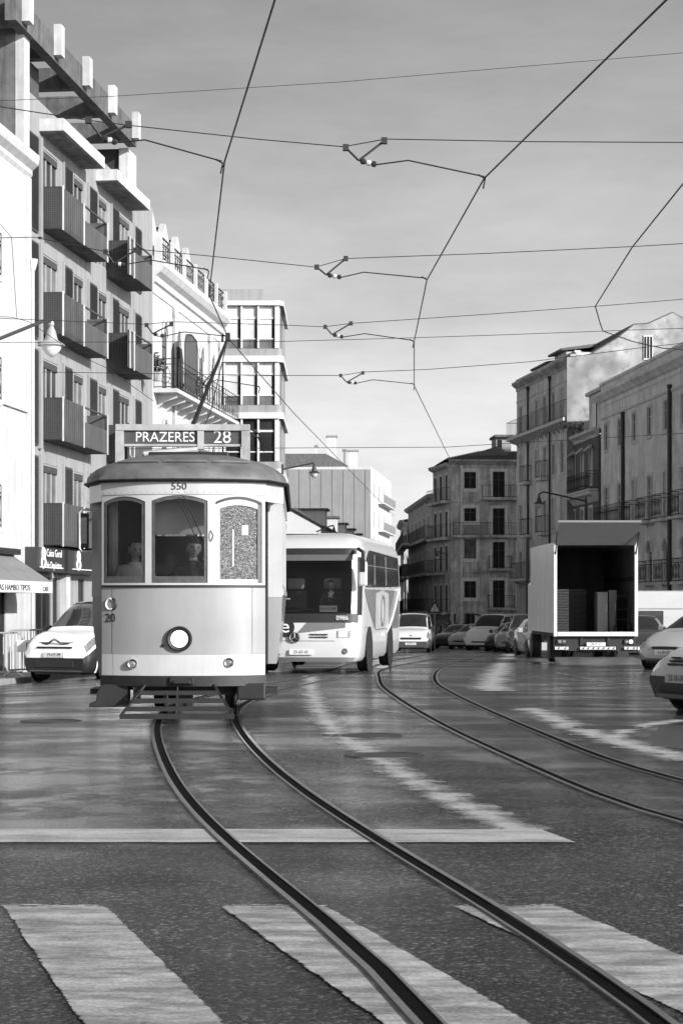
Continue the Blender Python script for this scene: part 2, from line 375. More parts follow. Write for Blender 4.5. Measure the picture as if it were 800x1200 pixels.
# painted markings
def marking(name, corners, m, dz=0.006, n=26):
    a, b, c, d = [Vector(q) for q in corners]; rows = []
    for i in range(n + 1):
        p = a.lerp(d, i / n); q = b.lerp(c, i / n)
        row = []
        for j in range(n + 1):
            w = p.lerp(q, j / n)
            if i in (0, n) or j in (0, n): w = w + Vector((random.uniform(-.003, .003), random.uniform(-.004, .004)))
            row.append((w.x, w.y, gz(w.x, w.y) + dz))
        rows.append(row)
    o = part(name, MB().grid(rows), m, road)
    a_ = o.data.attributes.new('edge', 'FLOAT', 'POINT'); a_.data.foreach_set('value', [0.0 if (k // (n + 1) in (0, n) or k % (n + 1) in (0, n)) else 1.0 for k in range((n + 1) ** 2)])
    return o
sdir = Vector((0.70, -2.57)).normalized()
def zstripe(px0, px1):
    a, b = Vector(on_ground(px0, 1061)), Vector(on_ground(px1, 1061))
    marking('zebra_stripe', (a, b, b + sdir * 4.2, a + sdir * 4.2), M_zebra)
for q in ((2, 123), (255, 380), (525, 650), (790, 915)): zstripe(*q)
marking('stop_line', (on_ground(-160, 972), on_ground(634, 973), on_ground(674, 988), on_ground(-160, 988)), M_paint, n=30)
def line(px, w, m, step=0.4, name='painted_line'): return strip(name, [on_ground(*q) for q in px], w, 0.005, m, road, step)
line(((364, 792), (366, 812), (376, 836), (402, 864), (445, 892), (505, 925), (560, 953), (612, 974)), 0.22, M_paintw, 0.2)
line(((577, 810), (578, 796), (588, 779), (598, 766)), 0.45, M_paintw)
line(((618, 830), (655, 845), (700, 862), (750, 876), (815, 892)), 0.3, M_paintw, 0.2)
line(((712, 866), (745, 852), (800, 844)), 0.2, M_paintw)
line(((592, 812), (640, 812), (700, 813), (765, 812)), 0.05, M_paintf)
line(((590, 804), (625, 806), (660, 810)), 0.06, M_paintf)
line(((590, 797), (640, 800), (672, 804)), 0.06, M_paintf)
line(((600, 791), (660, 796), (700, 800)), 0.05, M_paintf)
line(((650, 788), (700, 797), (765, 806)), 0.05, M_paintf)
line(((680, 806), (720, 802), (768, 799)), 0.05, M_paintf)
line(((430, 830), (455, 834), (470, 836)), 0.12, M_paintf)
for q in ((385, 803, 402, 803), (383, 812, 405, 813), (388, 822, 412, 823), (395, 833, 420, 834), (460, 803, 492, 804)):
    line(((q[0], q[1]), (q[2], q[3])), 0.22, M_paintf, 0.2)
marking('asphalt_patch', (on_ground(752, 872), on_ground(775, 850), on_ground(860, 852), on_ground(900, 892)), M_patch, 0.004)
def manhole(px, py, r):
    x, y = on_ground(px, py)
    part('manhole_cover', MB().lathe([(r + 0.06, 0), (r + 0.06, 0.006), (r, 0.008), (r, 0.003), (r - 0.03, 0.006), (0.02, 0.006)], (x, y, gz(x, y)), n=28), M_dark, road)
manhole(712, 853, 0.33); manhole(430, 862, 0.3); manhole(450, 885, 0.3); manhole(60, 845, 0.3)
# ---------------------------------------------------------------- facades
class Facade:
    """local frame of a street front: x along the wall, y into the building, z up"""
    def __init__(s, name, label, P0, P1, zb=None, cat='building'):
        s.P = Vector(P0); d = Vector(P1) - s.P; s.L = d.length; s.U = d.normalized(); s.V = Vector((-s.U.y, s.U.x))
        s.zb = gz(P0[0], P0[1]) - 0.6 if zb is None else zb
        s.root = thing(name, label, cat, (s.P.x, s.P.y, s.zb), math.atan2(s.U.y, s.U.x))
        s.op = []
    def u(s, px, d=0.0):
        k = (px - 400) / FPX; a = s.P - s.V * d
        return (k * a.y - a.x) / (s.U.x - k * s.U.y)
    def z(s, px, py, d=0.0):
        Y = (s.P - s.V * d + s.U * s.u(px, d)).y
        return CZ + (HOR - py) * Y / FPX - s.zb
    def part(s, name, mb, m, parent=None, **k): return part(name, mb, m, parent or s.root, **k)
    def walls(s, u0, u1, z0, z1, m, depth=8.0, reveal=0.16, name='wall', roof=True, back=True):
        """front with its openings cut out, sides, back and top"""
        ops = [o for o in s.op if o[1] > u0 and o[0] < u1 and o[3] > z0 and o[2] < z1]
        us = sorted({u0, u1} | {x for o in ops for x in o[:2] if u0 < x < u1}); zs = sorted({z0, z1} | {x for o in ops for x in o[2:4] if z0 < x < z1})
        mb = MB()
        for a, b in zip(us, us[1:]):
            run = None
            for c, e in zip(zs, zs[1:]):
                mu_, mz = (a + b) / 2, (c + e) / 2
                hole = any(o[0] < mu_ < o[1] and o[2] < mz < o[3] for o in ops)
                if hole:
                    if run is not None: mb.quad((a, 0, run), (b, 0, run), (b, 0, c), (a, 0, c)); run = None
                elif run is None: run = c
            if run is not None: mb.quad((a, 0, run), (b, 0, run), (b, 0, z1), (a, 0, z1))
        for o in ops:
            a, b, c, e, arch = o
            mb.quad((a, 0, c), (a, 0, e), (a, reveal, e), (a, reveal, c)); mb.quad((b, 0, e), (b, 0, c), (b, reveal, c), (b, reveal, e))
            mb.quad((a, 0, c), (a, reveal, c), (b, reveal, c), (b, 0, c)); mb.quad((a, 0, e), (b, 0, e), (b, reveal, e), (a, reveal, e))
            if arch:
                n = 8; w = (b - a) / 2; ar = min(arch, w); pts = []
                for k in range(n + 1):
                    t = math.pi * k / n; pts.append(((a + b) / 2 - w * math.cos(t), e - ar + ar * math.sin(t)))
                for k in range(n):
                    (x0, q0), (x1, q1) = pts[k], pts[k + 1]
                    mb.quad((x0, 0.001, q0), (x1, 0.001, q1), (x1, 0.001, e), (x0, 0.001, e)); mb.quad((x0, 0, q0), (x1, 0, q1), (x1, reveal, q1), (x0, reveal, q0))
        if back:
            mb.quad((u0, 0, z0), (u0, depth, z0), (u0, depth, z1), (u0, 0, z1)); mb.quad((u1, 0, z0), (u1, depth, z0), (u1, depth, z1), (u1, 0, z1))
            mb.quad((u0, depth, z0), (u1, depth, z0), (u1, depth, z1), (u0, depth, z1))
            if roof: mb.quad((u0, 0, z1), (u1, 0, z1), (u1, depth, z1), (u0, depth, z1))
        return s.part(name, mb, m)
    def window(s, u0, u1, z0, z1, fm=None, pm=None, nv=1, nh=1, arch=0.0, surround=None, sw=0.12, name='window', din=0.06, fw=0.05, sill=True):
        s.op.append((u0, u1, z0, z1, arch))
        fm = fm or M_frame
        if pm is None: pm = random.choice((M_pane, M_pane, M_pane, M_pane2))
        mb = MB().box(u0, u0 + fw, din - .03, din + .03, z0, z1).box(u1 - fw, u1, din - .03, din + .03, z0, z1)
        mb.box(u0 + fw, u1 - fw, din - .03, din + .03, z0, z0 + fw * 1.3).box(u0 + fw, u1 - fw, din - .03, din + .03, z1 - fw, z1)
        for k in range(1, nv + 1):
            c = u0 + (u1 - u0) * k / (nv + 1); mb.box(c - fw * .5, c + fw * .5, din - .026, din + .026, z0 + fw * 1.3, z1 - fw)
        for k in range(1, nh + 1):
            c = z0 + (z1 - z0) * (k / (nh + 1) if nh > 1 else 0.68); mb.box(u0 + fw, u1 - fw, din - .022, din + .022, c - fw * .35, c + fw * .35)
        w = s.part(name, mb, fm)
        s.part('pane', MB().box(u0 + .01, u1 - .01, din + .005, din + .012, z0 + .01, z1 - .01), pm, w)
        if surround is not None:
            mb = MB().box(u0 - sw, u0 - .002, -.035, .01, z0 - (sw if sill else 0), z1 + sw).box(u1 + .002, u1 + sw, -.035, .01, z0 - (sw if sill else 0), z1 + sw)
            mb.box(u0 - .002, u1 + .002, -.035, .01, z1 + .002, z1 + sw)
            if sill: mb.box(u0 - .002, u1 + .002, -.06, .01, z0 - sw, z0 - .002)
            s.part('surround', mb, surround, w)
        return w
    def balcony(s, u0, u1, z, proj=0.5, h=1.0, m=None, rm=None, th=0.14, step=0.13, brackets=0, fancy=False, plinth=0.0):
        m = m or M_stone; rm = rm or M_dark
        b = s.part('balcony', MB().box(u0, u1, -proj, -.003, z - th, z), m)
        mb = MB(); r = 0.013 if not fancy else 0.012
        o = 0.04
        def run(p, q):
            p, q = Vector(p), Vector(q); L = (q - p).length; n = max(1, int(L / step))
            for zz in (z + h, z + 0.06) + ((z + h * .82,) if fancy else ()):
                mb.tube((p + Vector((0, 0, zz)), q + Vector((0, 0, zz))), 0.018, 4)
            for k in range(n + 1):
                w = p.lerp(q, k / n); mb.tube((w + Vector((0, 0, z)), w + Vector((0, 0, z + h))), r, 4, cap=False)
            if fancy:
                for k in range(n):
                    w = p.lerp(q, (k + .5) / n); t = (q - p).normalized() * step * .38; ring = []
                    for g in range(9):
                        aa = 2 * math.pi * g / 8; ring.append(w + t * math.cos(aa) + Vector((0, 0, z + h * .45 + h * .3 * math.sin(aa))))
                    mb.tube(ring, 0.010, 3, cap=False)
        run((u0 + o, -proj + o, 0), (u1 - o, -proj + o, 0)); run((u0 + o, -.01, 0), (u0 + o, -proj + o, 0)); run((u1 - o, -proj + o, 0), (u1 - o, -.01, 0))
        s.part('railing', mb, rm, b)
        for k in range(brackets):
            c = u0 + (u1 - u0) * (k + .5) / brackets
            s.part('bracket', MB().prism([(c - .06, -.003, z - th - .5), (c - .06, -.003, z - th - .002), (c - .06, -proj * .85, z - th - .002), (c - .06, -proj * .8, z - th - .14), (c - .06, -proj * .25, z - th - .28)], (.12, 0, 0)), m, b)
        return b
    def cornice(s, u0, u1, z, m, prof=((0.0, 0.0), (0.12, 0.08), (0.12, 0.18), (0.28, 0.28), (0.28, 0.42)), name='cornice'):
        """moulded band; prof: (projection, height) pairs"""
        pts = [(u0, -p - .002, z + h) for p, h in prof]; pts = [(u0, .05, z)] + pts + [(u0, .05, z + prof[-1][1])]
        return s.part(name, MB().prism(pts, (u1 - u0, 0, 0)), m)
    def pipe(s, u, z0, z1, m=None, r=0.06):
        return s.part('downpipe', MB().tube(((u, -.1, z0), (u, -.1, z1)), r, 8).lathe([(.07, -.25), (.14, -.02), (.14, .06)], (u, -.1, z1), n=8), m or M_dark, smooth=True)

M_stone = mat('pale_stone', 0.60, 0.8, amt=0.2, scale=4, streak=0.35, bump=0.2)
M_wwall = mat('white_stucco', 0.47, 0.8, amt=0.08, scale=2, streak=0.22, bump=0.08)
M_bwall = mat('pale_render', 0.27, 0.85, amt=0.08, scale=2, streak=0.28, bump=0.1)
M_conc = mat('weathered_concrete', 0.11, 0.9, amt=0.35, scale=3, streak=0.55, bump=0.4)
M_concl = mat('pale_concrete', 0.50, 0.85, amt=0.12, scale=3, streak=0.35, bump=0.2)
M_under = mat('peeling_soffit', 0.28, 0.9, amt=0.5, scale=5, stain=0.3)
M_tile = mat('dark_mosaic', 0.035, 0.4, amt=0.4, scale=18)
M_panel = mat('ribbed_metal_panel', 0.085, 0.5, amt=0.15, scale=2, streak=0.4)
M_shut = mat('dark_shutter', 0.055, 0.55, amt=0.2, scale=4)
M_alu = mat('aluminium_frame', 0.42, 0.4, metal=0.3, amt=0.1)
M_rwall = mat('grey_render', 0.80, 0.88, amt=0.18, scale=1.5, streak=0.35, stain=0.22, bump=0.15)
M_rwall2 = mat('dirty_render', 0.70, 0.9, amt=0.2, scale=1.5, streak=0.5, stain=0.25, bump=0.2)
M_cwall = mat('sooty_render', 0.52, 0.92, amt=0.3, scale=1.2, streak=0.6, stain=0.4, bump=0.3)
M_gable = mat('mottled_gable', 0.34, 0.92, amt=0.5, scale=2.2, stain=0.5, bump=0.6, bscale=8)
M_dwall = mat('dark_render', 0.10, 0.85, amt=0.2, scale=2, streak=0.3)
M_rooft = mat('clay_roof', 0.10, 0.85, amt=0.4, scale=4, bump=0.6, bscale=14)
M_fard = mat('grey_firewall', 0.24, 0.9, amt=0.08, scale=0.6, streak=0.2)
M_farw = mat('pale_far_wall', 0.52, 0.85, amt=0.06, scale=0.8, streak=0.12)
M_plant = mat('potted_leaves', 0.03, 0.7, amt=0.5, scale=20)

# left row: one line of fronts from (a) to (c)
def LX(Y): return -8.38 + 0.1136 * (Y - 55.1)
def LY(px): k = (px - 400) / FPX; return (-8.38 - 0.1136 * 55.1) / (k - 0.1136)
Yab, Ybc, Yce = LY(28), LY(179), LY(258)
def LP(Y, d=0.0): return (LX(Y) + d * 0.9936, Y - d * 0.113)

# ---- pavements
def pavement(name, inner, kerb_m, pav_m, outer, h=0.13):
    """inner: kerb line (street side), outer: far edge; both plan polylines of equal length"""
    a = [Vector(q) for q in inner]; b = [Vector(q) for q in outer]; rows = [[], []]
    n = len(a)
    A = [(p.x, p.y, gz(p.x, p.y) + h) for p in a]; B = [(p.x, p.y, gz(p.x, p.y) + h + 0.02) for p in b]
    pv = part(name, MB().grid([B, A]), pav_m); pv['kind'] = 'structure'
    for k in range(n - 1):
        p, q = a[k], a[k + 1]; d = (q - p).normalized(); nn = Vector((d.y, -d.x)) * 0.15
        if (b[k] - p).dot(nn) > 0: nn = -nn
        L = (q - p).length; m = max(1, int(L / 1.2))
        for j in range(m):
            s0, s1 = p.lerp(q, j / m + 0.006 / m), p.lerp(q, (j + 1) / m - 0.006 / m)
            if j % 1 == 0:
                part('kerb_stone', MB().hexa([(s0.x, s0.y, gz(*s0) - .1), (s1.x, s1.y, gz(*s1) - .1), (s1.x + nn.x, s1.y + nn.y, gz(*s1) - .1), (s0.x + nn.x, s0.y + nn.y, gz(*s0) - .1)],
                     [(s0.x, s0.y, gz(*s0) + h + .004), (s1.x, s1.y, gz(*s1) + h + .004), (s1.x + nn.x, s1.y + nn.y, gz(*s1) + h + .004), (s0.x + nn.x, s0.y + nn.y, gz(*s0) + h + .004)]), kerb_m, pv)
    return pv
M_kerb = mat('kerb_granite', 0.22, 0.7, amt=0.3, scale=5, bump=0.3)
M_pave = mat('limestone_setts', 0.24, 0.6, amt=0.4, scale=9, bump=0.6, bscale=12)
yl = [38, 44, 50, 56, 64, 74, Yce]
pavement('pavement_left', [LP(y, 2.05) for y in yl], M_kerb, M_pave, [LP(y, -1.0) for y in yl])
yr = [185, 165, 145, 125, 110, 95, 80, 66]
def RX(Y): return 16.9 - 0.0882 * (Y - 99)
pavement('pavement_right', [(RX(y) - 3.3, y) for y in yr], M_kerb, M_pave, [(RX(y) + 2.0, y) for y in yr])

# ---- (a) white corner shop at the left edge
a0 = LP(40, 0.18); a1 = LP(Yab, 0.18)
fa = Facade('shop_building', 'tall white stuccoed building cut by the left edge, above the lettered shop awning', a0, a1)
ua = fa.u(27); za = fa.z(26, 178)
for (p0, p1) in ((-26, 7),): fa.window(fa.u(p0), fa.u(p1), 0.7, fa.z(2, 692), M_framed, M_pane, 2, 0, name='shop_window')
fa.walls(0, fa.L, 0, za, M_wwall, 9)
fa.cornice(0, fa.L + 0.02, za - 0.55, M_wwall, ((0.0, 0.0), (0.06, 0.1), (0.06, 0.22), (0.22, 0.36), (0.25, 0.52), (0.25, 0.62)))
fa.part('pilaster', MB().box(fa.L - .42, fa.L - .06, -.06, -.003, 0.65, za - .56), M_wwall)
fa.part('string_course', MB().box(0, fa.L - .43, -.07, -.002, fa.z(5, 470) - .1, fa.z(5, 470) + .06), M_wwall)
fa.pipe(fa.L - .12, 0.65, fa.z(24, 300), M_wwall, 0.055)
for py in (322, 468, 618):
    fa.balcony(fa.u(-60), fa.u(4, 0.5) , fa.z(0, py, 0.5), 0.5, 1.05, M_wwall, fancy=True, step=0.16)
# awning hung over the shop
aw_u0, aw_u1 = fa.u(-70), fa.u(62, 1.15) - 0.1
zt, zf = fa.z(5, 650), fa.z(60, 682, 1.15); zv = fa.z(60, 695, 1.15)
aw = thing('awning', 'sloping grey canvas awning with pale lettered valance over the shop', 'awning', tuple(fa.root.location), fa.root.rotation_euler.z)
M_canvas = mat('grey_canvas', 0.20, 0.85, amt=0.12, scale=3, streak=0.15); M_canvasw = mat('pale_canvas', 0.55, 0.85, amt=0.08)
u_in = fa.u(14)
part('canvas', MB().hexa([(aw_u0, -.02, zt - .03), (u_in, -.02, zt - .03), (aw_u1, -1.15, zf - .03), (aw_u0, -1.15, zf - .03)], [(aw_u0, -.02, zt), (u_in, -.02, zt), (aw_u1, -1.15, zf), (aw_u0, -1.15, zf)]), M_canvas, aw)
part('side_canvas', MB().prism([(u_in, -.02, zt - .03), (aw_u1 - .01, -1.13, zf - .04), (aw_u1 - .02, -.02, zf - .04)], (0.012, 0, 0)), M_canvas, aw)
part('valance', MB().box(aw_u0, aw_u1, -1.175, -1.155, zv, zf).box(aw_u1 - .003, aw_u1 + .015, -1.155, -.05, zv, zf - .03), M_canvasw, aw)
part('cassette', MB().box(aw_u0, u_in + .1, -.22, -.02, zt + .01, zt + .16), M_dark, aw)
# valance lettering reads from the street side of the awning
text('lettering', 'LAS HAMBO TIPOS', 0.2, M_text, aw, ((fa.u(17, 1.18)), -1.18, (zv + zf) / 2 - .03), xs=1.7)
text('lettering', 'CAFE', 0.17, M_text, aw, ((fa.u(54, 1.18)), -1.18, (zv + zf) / 2 - .05), xs=1.4)

# ---- (b) modern block with boxed balconies and roof pergola
fb = Facade('balcony_block', 'modern apartment block with boxed metal balconies and concrete roof frame', LP(Yab), LP(Ybc))
rows = [fb.z(71, y, 0.6) for y in (267, 391, 515, 639)]     # balcony soffits, top to bottom
fl = [r + 0.16 for r in rows]
wtop = fb.z(68, 138)
roofz = fb.z(48, 120)
def slats(mb, u0, u1, z0, z1, y, n, t=0.03):
    for k in range(n):
        z = z0 + (z1 - z0) * (k + .5) / n; dz = (z1 - z0) / n
        mb.quad((u0, y, z - dz * .4), (u1, y, z - dz * .4), (u1, y - t, z + dz * .1), (u0, y - t, z + dz * .1))
        mb.quad((u0, y, z - dz * .4), (u1, y, z - dz * .4), (u1, y, z + dz * .5), (u0, y, z + dz * .5))
for i, f in enumerate(fl):
    top = f + 2.15
    # tall dark louvre panel at the near end
    sh = fb.part('shutter', MB().box(fb.u(30.5), fb.u(43.5), -.05, -.003, f - 0.35, f + 2.3), M_shut)
    mb = MB(); slats(mb, fb.u(31), fb.u(43), f - 0.3, f + 2.25, -.055, 46); fb.part('louvre_slats', mb, M_shut, sh, kind='stuff')
    fb.part('fin', MB().box(fb.u(44.3), fb.u(47), -.1, -.003, f - .42, f + 2.35), M_bwall)
    for (p0, p1, kind) in ((49, 68, 2), (87, 98, 1), (116, 125.5, 1), (139, 152, 2)):
        w = fb.window(fb.u(p0), fb.u(p1), f + .02, top, M_alu, random.choice((M_pane, M_pane2, M_pane2)), kind, 0, din=0.05)
        fb.part('roller_box', MB().box(fb.u(p0) + .05, fb.u(p1) - .05, .005, .018, top - .24, top - .05), M_framed, w)
    for (p0, p1) in ((74.5, 83.5), (103.5, 112.5), (130.5, 138), (157, 164.5)):
        sh = fb.part('shutter', MB().box(fb.u(p0), fb.u(p1), -.05, -.003, f + .02, top + .06), M_shut)
        mb = MB(); slats(mb, fb.u(p0) + .03, fb.u(p1) - .03, f + .05, top, -.055, 40); fb.part('louvre_slats', mb, M_shut, sh, kind='stuff')
        fb.part('fin', MB().box(fb.u(p0) - .13, fb.u(p0) - .02, -.06, -.003, f - .02, top + .12), M_bwall)
    # boxed balconies
    def boxed(u0, u1, um, proj, zz, h1, h2):
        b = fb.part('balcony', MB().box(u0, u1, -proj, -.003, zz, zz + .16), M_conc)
        fb.part('end_panel', MB().box(u0 - .03, u0 + .03, -proj - .01, -.005, zz + .005, zz + h1), M_tile, b)
        mb = MB()
        for k in range(9): mb.box(u0 - .036, u0 - .03, -proj + .03 + k * (proj - .06) / 9, -proj + .034 + k * (proj - .06) / 9 + .012, zz + .03, zz + h1 - .03)
        for k in range(18): mb.box(u0 - .036, u0 - .03, -proj + .02, -.02, zz + .05 + k * (h1 - .08) / 18, zz + .062 + k * (h1 - .08) / 18)
        fb.part('tile_joints', mb, M_panel, b, kind='stuff')
        mb = MB().box(u0 + .03, um - .02, -proj, -proj + .03, zz + .01, zz + h1)
        n = int((um - u0) / .22)
        for k in range(n + 1): c = u0 + .04 + (um - u0 - .1) * k / n; mb.box(c, c + .035, -proj - .028, -proj - .001, zz + .02, zz + h1 - .02)
        fb.part('ribbed_panel', mb, M_panel, b)
        fb.part('flat_panel', MB().box(um, u1, -proj - .03, -proj, zz + .01, zz + h2), M_panel, b)
        fb.part('far_panel', MB().box(u1 - .04, u1, -proj, -.005, zz + .17, zz + h1), M_panel, b)
        fb.part('handrail', MB().box(um, u1, -proj - .02, -proj + .02, zz + h1 - .05, zz + h1).box(u1 - .06, u1 - .01, -proj - .02, -proj + .02, zz + h2, zz + h1 - .05), M_framed, b)
        fb.part('panel_trim', MB().box(um - .02, um + .05, -proj - .06, -proj - .031, zz - .03, zz + h1), M_concl, b)
        fb.part('end_trim', MB().box(u1 - .05, u1 + .01, -proj - .06, -proj - .031, zz - .02, zz + h1), M_concl, b)
        fb.part('corner_trim', MB().box(u0 - .02, u0 + .06, -proj - .05, -proj - .015, zz - .03, zz + h1 + .03), M_concl, b)
    zz = rows[i]
    boxed(fb.u(48), fb.u(125, .6), fb.u(97, .6), 0.6, zz, 1.18, 0.72)
    boxed(fb.u(125.5), fb.u(178, .85), fb.u(151, .85), 0.85, zz - .05, 1.18, 0.82)
# ground floor bank
M_sign = mat('bank_sign_board', 0.035, 0.35, amt=0.08)
zg = fb.z(45, 672)
for (p0, p1) in ((42, 60), (62, 68), (92, 99), (118, 135), (142, 165)):
    fb.window(fb.u(p0), fb.u(p1), 0.72, zg - .1, M_framed, M_pane, 1, 0, name='shop_window')
fb.part('column', MB().box(fb.u(70), fb.u(75), -.2, -.003, 0.6, zg), M_concl)
fb.walls(0, fb.L, 0, roofz, M_bwall, 10)
for (p0, p1, lettered) in ((41, 76, True), (80, 122, False)):
    u0, u1 = fb.u(p0, .45), fb.u(p1, .45); z0, z1 = fb.z(45, 669, .45), fb.z(45, 641, .45)
    sg = thing('bank_sign', 'dark bank fascia sign with white emblem and name above the shopfront' if lettered else 'second dark bank fascia sign with only a white emblem, behind the tram mirror', 'sign', tuple(fb.root.location), fb.root.rotation_euler.z)
    part('board', MB().box(u0, u1, -.45, -.02, z0, z1), M_sign, sg)
    part('underline', MB().box(u0 + .5, u1 - .15, -.456, -.451, z0 + .1, z0 + .125), M_textw, sg)
    cx = u0 + (u1 - u0) * .27; cz = (z0 + z1) / 2 + .04
    em = MB()
    for k in range(2):
        ring = [(cx + .2 * math.cos(t * math.pi / 6) * (1 - .3 * k), -.458, cz - .12 + .24 * k + .15 * math.sin(t * math.pi / 6)) for t in range(13)]
        em.tube(ring, .035, 4)
    part('emblem', em, M_textw, sg)
    if lettered:
        text('lettering', 'Caixa Geral', 0.30, M_textw, sg, (u0 + (u1 - u0) * .64, -.456, cz + .14), xs=1.15)
        text('lettering', 'de Depósitos', 0.27, M_textw, sg, (u0 + (u1 - u0) * .64, -.456, cz - .19), xs=1.1)
# roof: canopies, parapet screen, pergola frame
for (p0, p1, y0) in ((46, 123, 150), (112, 176, 210)):
    z0 = fb.z(p0 + 25, y0 - 1, .7) if p0 == 46 else fb.z(139, 212, .7)
    fb.part('canopy', MB().box(fb.u(p0), fb.u(p1, .7), -.7, -.004, z0, z0 + .34), M_concl)
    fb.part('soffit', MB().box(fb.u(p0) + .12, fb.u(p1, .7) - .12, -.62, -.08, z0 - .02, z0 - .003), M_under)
screen = MB(); 
for k in range(40): uu = fb.u(32) + k * (fb.u(66) - fb.u(32)) / 40; screen.box(uu, uu + .06, .5, .54, roofz, roofz + 1.35)
fb.part('roof_screen', screen, M_panel, kind='stuff')
zp0 = fb.z(36, 26); zp1 = fb.z(36, 3)
uend = fb.u(161, .3)
zp0, zp1 = fb.z(155, 166, .3), fb.z(155, 141, .3)
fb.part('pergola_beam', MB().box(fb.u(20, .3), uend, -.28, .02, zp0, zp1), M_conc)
for px in (36, 73, 106, 135.5, 163):
    u = fb.u(px - 3, .4)
    fb.part('beam_end', MB().box(u - .2, u + .22, -.5, -.29, zp0 + .12, zp1 + .28), M_concl)
    fb.part('cross_beam', MB().box(u - .16, u + .18, .03, 6.5, zp0 + .05, zp1 - .02), M_conc)
    fb.part('pergola_post', MB().box(u - .15, u + .15, 2.2, 2.5, roofz, zp0 + .04), M_concl)
fb.part('end_pillar', MB().box(fb.u(151), fb.u(161), .03, .33, roofz, zp0 - .003), M_concl)
fb.part('end_wall', MB().box(fb.u(152), fb.u(160), .35, 6.4, roofz, zp0 - .003), M_tile)
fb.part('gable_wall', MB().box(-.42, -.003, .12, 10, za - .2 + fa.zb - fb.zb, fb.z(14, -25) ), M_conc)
fb.part('gable_edge', MB().box(-.41, .16, -.12, .11, za + fa.zb - fb.zb + .1, fb.z(14, -20)), M_concl)

# ---- (c) white nineteenth-century house with dormers
fc = Facade('dormer_house', 'ornate white house with gabled dormers and iron roof balustrade', LP(Ybc), LP(Yce))
z_b = fc.z(179, 441, .75)              # balcony floor
zt = fc.z(178, 304); z_c = zt - 1.15   # cornice head and foot
cols = [fc.u(x) for x in (193, 208, 222.6, 236)]; pitch = (cols[-1] - cols[0]) / 3
cols = [cols[0] + k * pitch for k in range(5)]
for c in cols:
    fc.window(c - .47, c + .47, z_b + .02, z_b + 2.55, M_framed, M_pane2, 0, 1, arch=.42, din=.06)
    fc.window(c - .47, c + .47, z_b - 3.3, z_b - 1.0, M_framed, M_pane2, 0, 1, arch=.4, din=.06)
    fc.window(c - .45, c + .45, z_b - 6.9, z_b - 4.2, M_framed, M_pane, 1, 1, arch=.45, din=.14)
    for zq in (z_b + 2.55, z_b - 1.0):
        mb = MB(); pts = [(c + .52 * math.cos(math.pi * k / 8), -.04, zq - .42 + .52 * math.sin(math.pi * k / 8)) for k in range(9)]
        mb.tube(pts, .05, 4); fc.part('arch_moulding', mb, M_wwall)
fc.walls(0, fc.L, 0, z_c + .2, M_wwall, 10)
fc.cornice(-.05, fc.L + .1, z_c, M_wwall, ((0.03, 0.0), (0.03, 0.35), (0.12, 0.4), (0.12, 0.62), (0.3, 0.75), (0.42, 0.95), (0.42, 1.15)))
b = fc.balcony(0.15, fc.L - .15, z_b, 0.85, 1.05, M_wwall, fancy=True, step=0.5, brackets=9)
for c in (3.6, 10.9, 13.3): fc.pipe(c, z_b - 6, z_c - .1, M_wwall, .05)
# balustrade
nb = 6
for k in range(nb + 1):
    c = fc.L * k / nb; c = min(max(c, .12), fc.L - .12)
    fc.part('balustrade_post', MB().box(c - .12, c + .12, -.3, -.06, zt + .002, zt + 1.0), M_wwall)
for k in range(nb):
    a, e = max(fc.L * k / nb, .12) + .14, fc.L * (k + 1) / nb - .14
    mb = MB().box(a, e, -.2, -.16, zt + .9, zt + .95).box(a, e, -.2, -.16, zt + .08, zt + .12).box(a, e, -.2, -.16, zt + .7, zt + .73)
    n = 5
    for j in range(n + 1):
        x = a + (e - a) * j / n; mb.box(x - .008, x + .008, -.19, -.175, zt + .1, zt + .92)
        if j < n:
            for zz in (.28, .54):
                cxx = x + (e - a) / n / 2; mb.tube([(cxx + .16 * math.cos(q * math.pi / 3), -.18, zt + zz + .13 * math.sin(q * math.pi / 3)) for q in range(7)], .012, 3, cap=False)
    fc.part('balustrade', mb, M_dark)
for k, px in enumerate((168, 187, 202, 216, 228)):
    u = fc.u(px); w = 1.05; zd = fc.z(px, (215, 246, 262, 277, 290)[k])
    d = fc.part('dormer', MB().prism([(u - w, .25, zt), (u + w, .25, zt), (u + w, .25, zd - .95), (u, .25, zd), (u - w, .25, zd - .95)], (0, .22, 0)), M_wwall)
    fc.part('dormer_roof', MB().prism([(u - w, .48, zt), (u + w, .48, zt), (u + w, .48, zd - 1.1), (u, .48, zd - .12), (u - w, .48, zd - 1.1)], (0, 2.6, 0)), M_rooft, d)
    fc.part('dormer_window', MB().box(u - .38, u + .38, .2, .249, zt + .3, zd - 1.35), M_pane, d)
fc.part('roof', MB().prism([(0, 1.2, zt), (0, 9.8, zt), (0, 5.5, zt + 2.2)], (fc.L, 0, 0)), M_rooft)
pn = thing('shaped_signboard', 'tall grey panel with shaped top standing on the long iron balcony', 'signboard', tuple(fc.root.location), fc.root.rotation_euler.z)
u0, u1 = fc.u(217, .6), fc.u(230.5, .6)
part('board', MB().prism([(u0, -.62, z_b + .01), (u1, -.62, z_b + .01), (u1, -.62, z_b + 1.95), (u1 - .25, -.62, z_b + 2.3), ((u0 + u1) / 2, -.62, z_b + 2.4), (u0 + .25, -.62, z_b + 2.3), (u0, -.62, z_b + 1.95)], (0, .05, 0)), M_panel, pn)
part('border', MB().tube([(u0, -.63, z_b + .02), (u0, -.63, z_b + 1.95), (u0 + .25, -.63, z_b + 2.3), ((u0 + u1) / 2, -.63, z_b + 2.4), (u1 - .25, -.63, z_b + 2.3), (u1, -.63, z_b + 1.95), (u1, -.63, z_b + .02)], .03, 4), M_framed, pn)
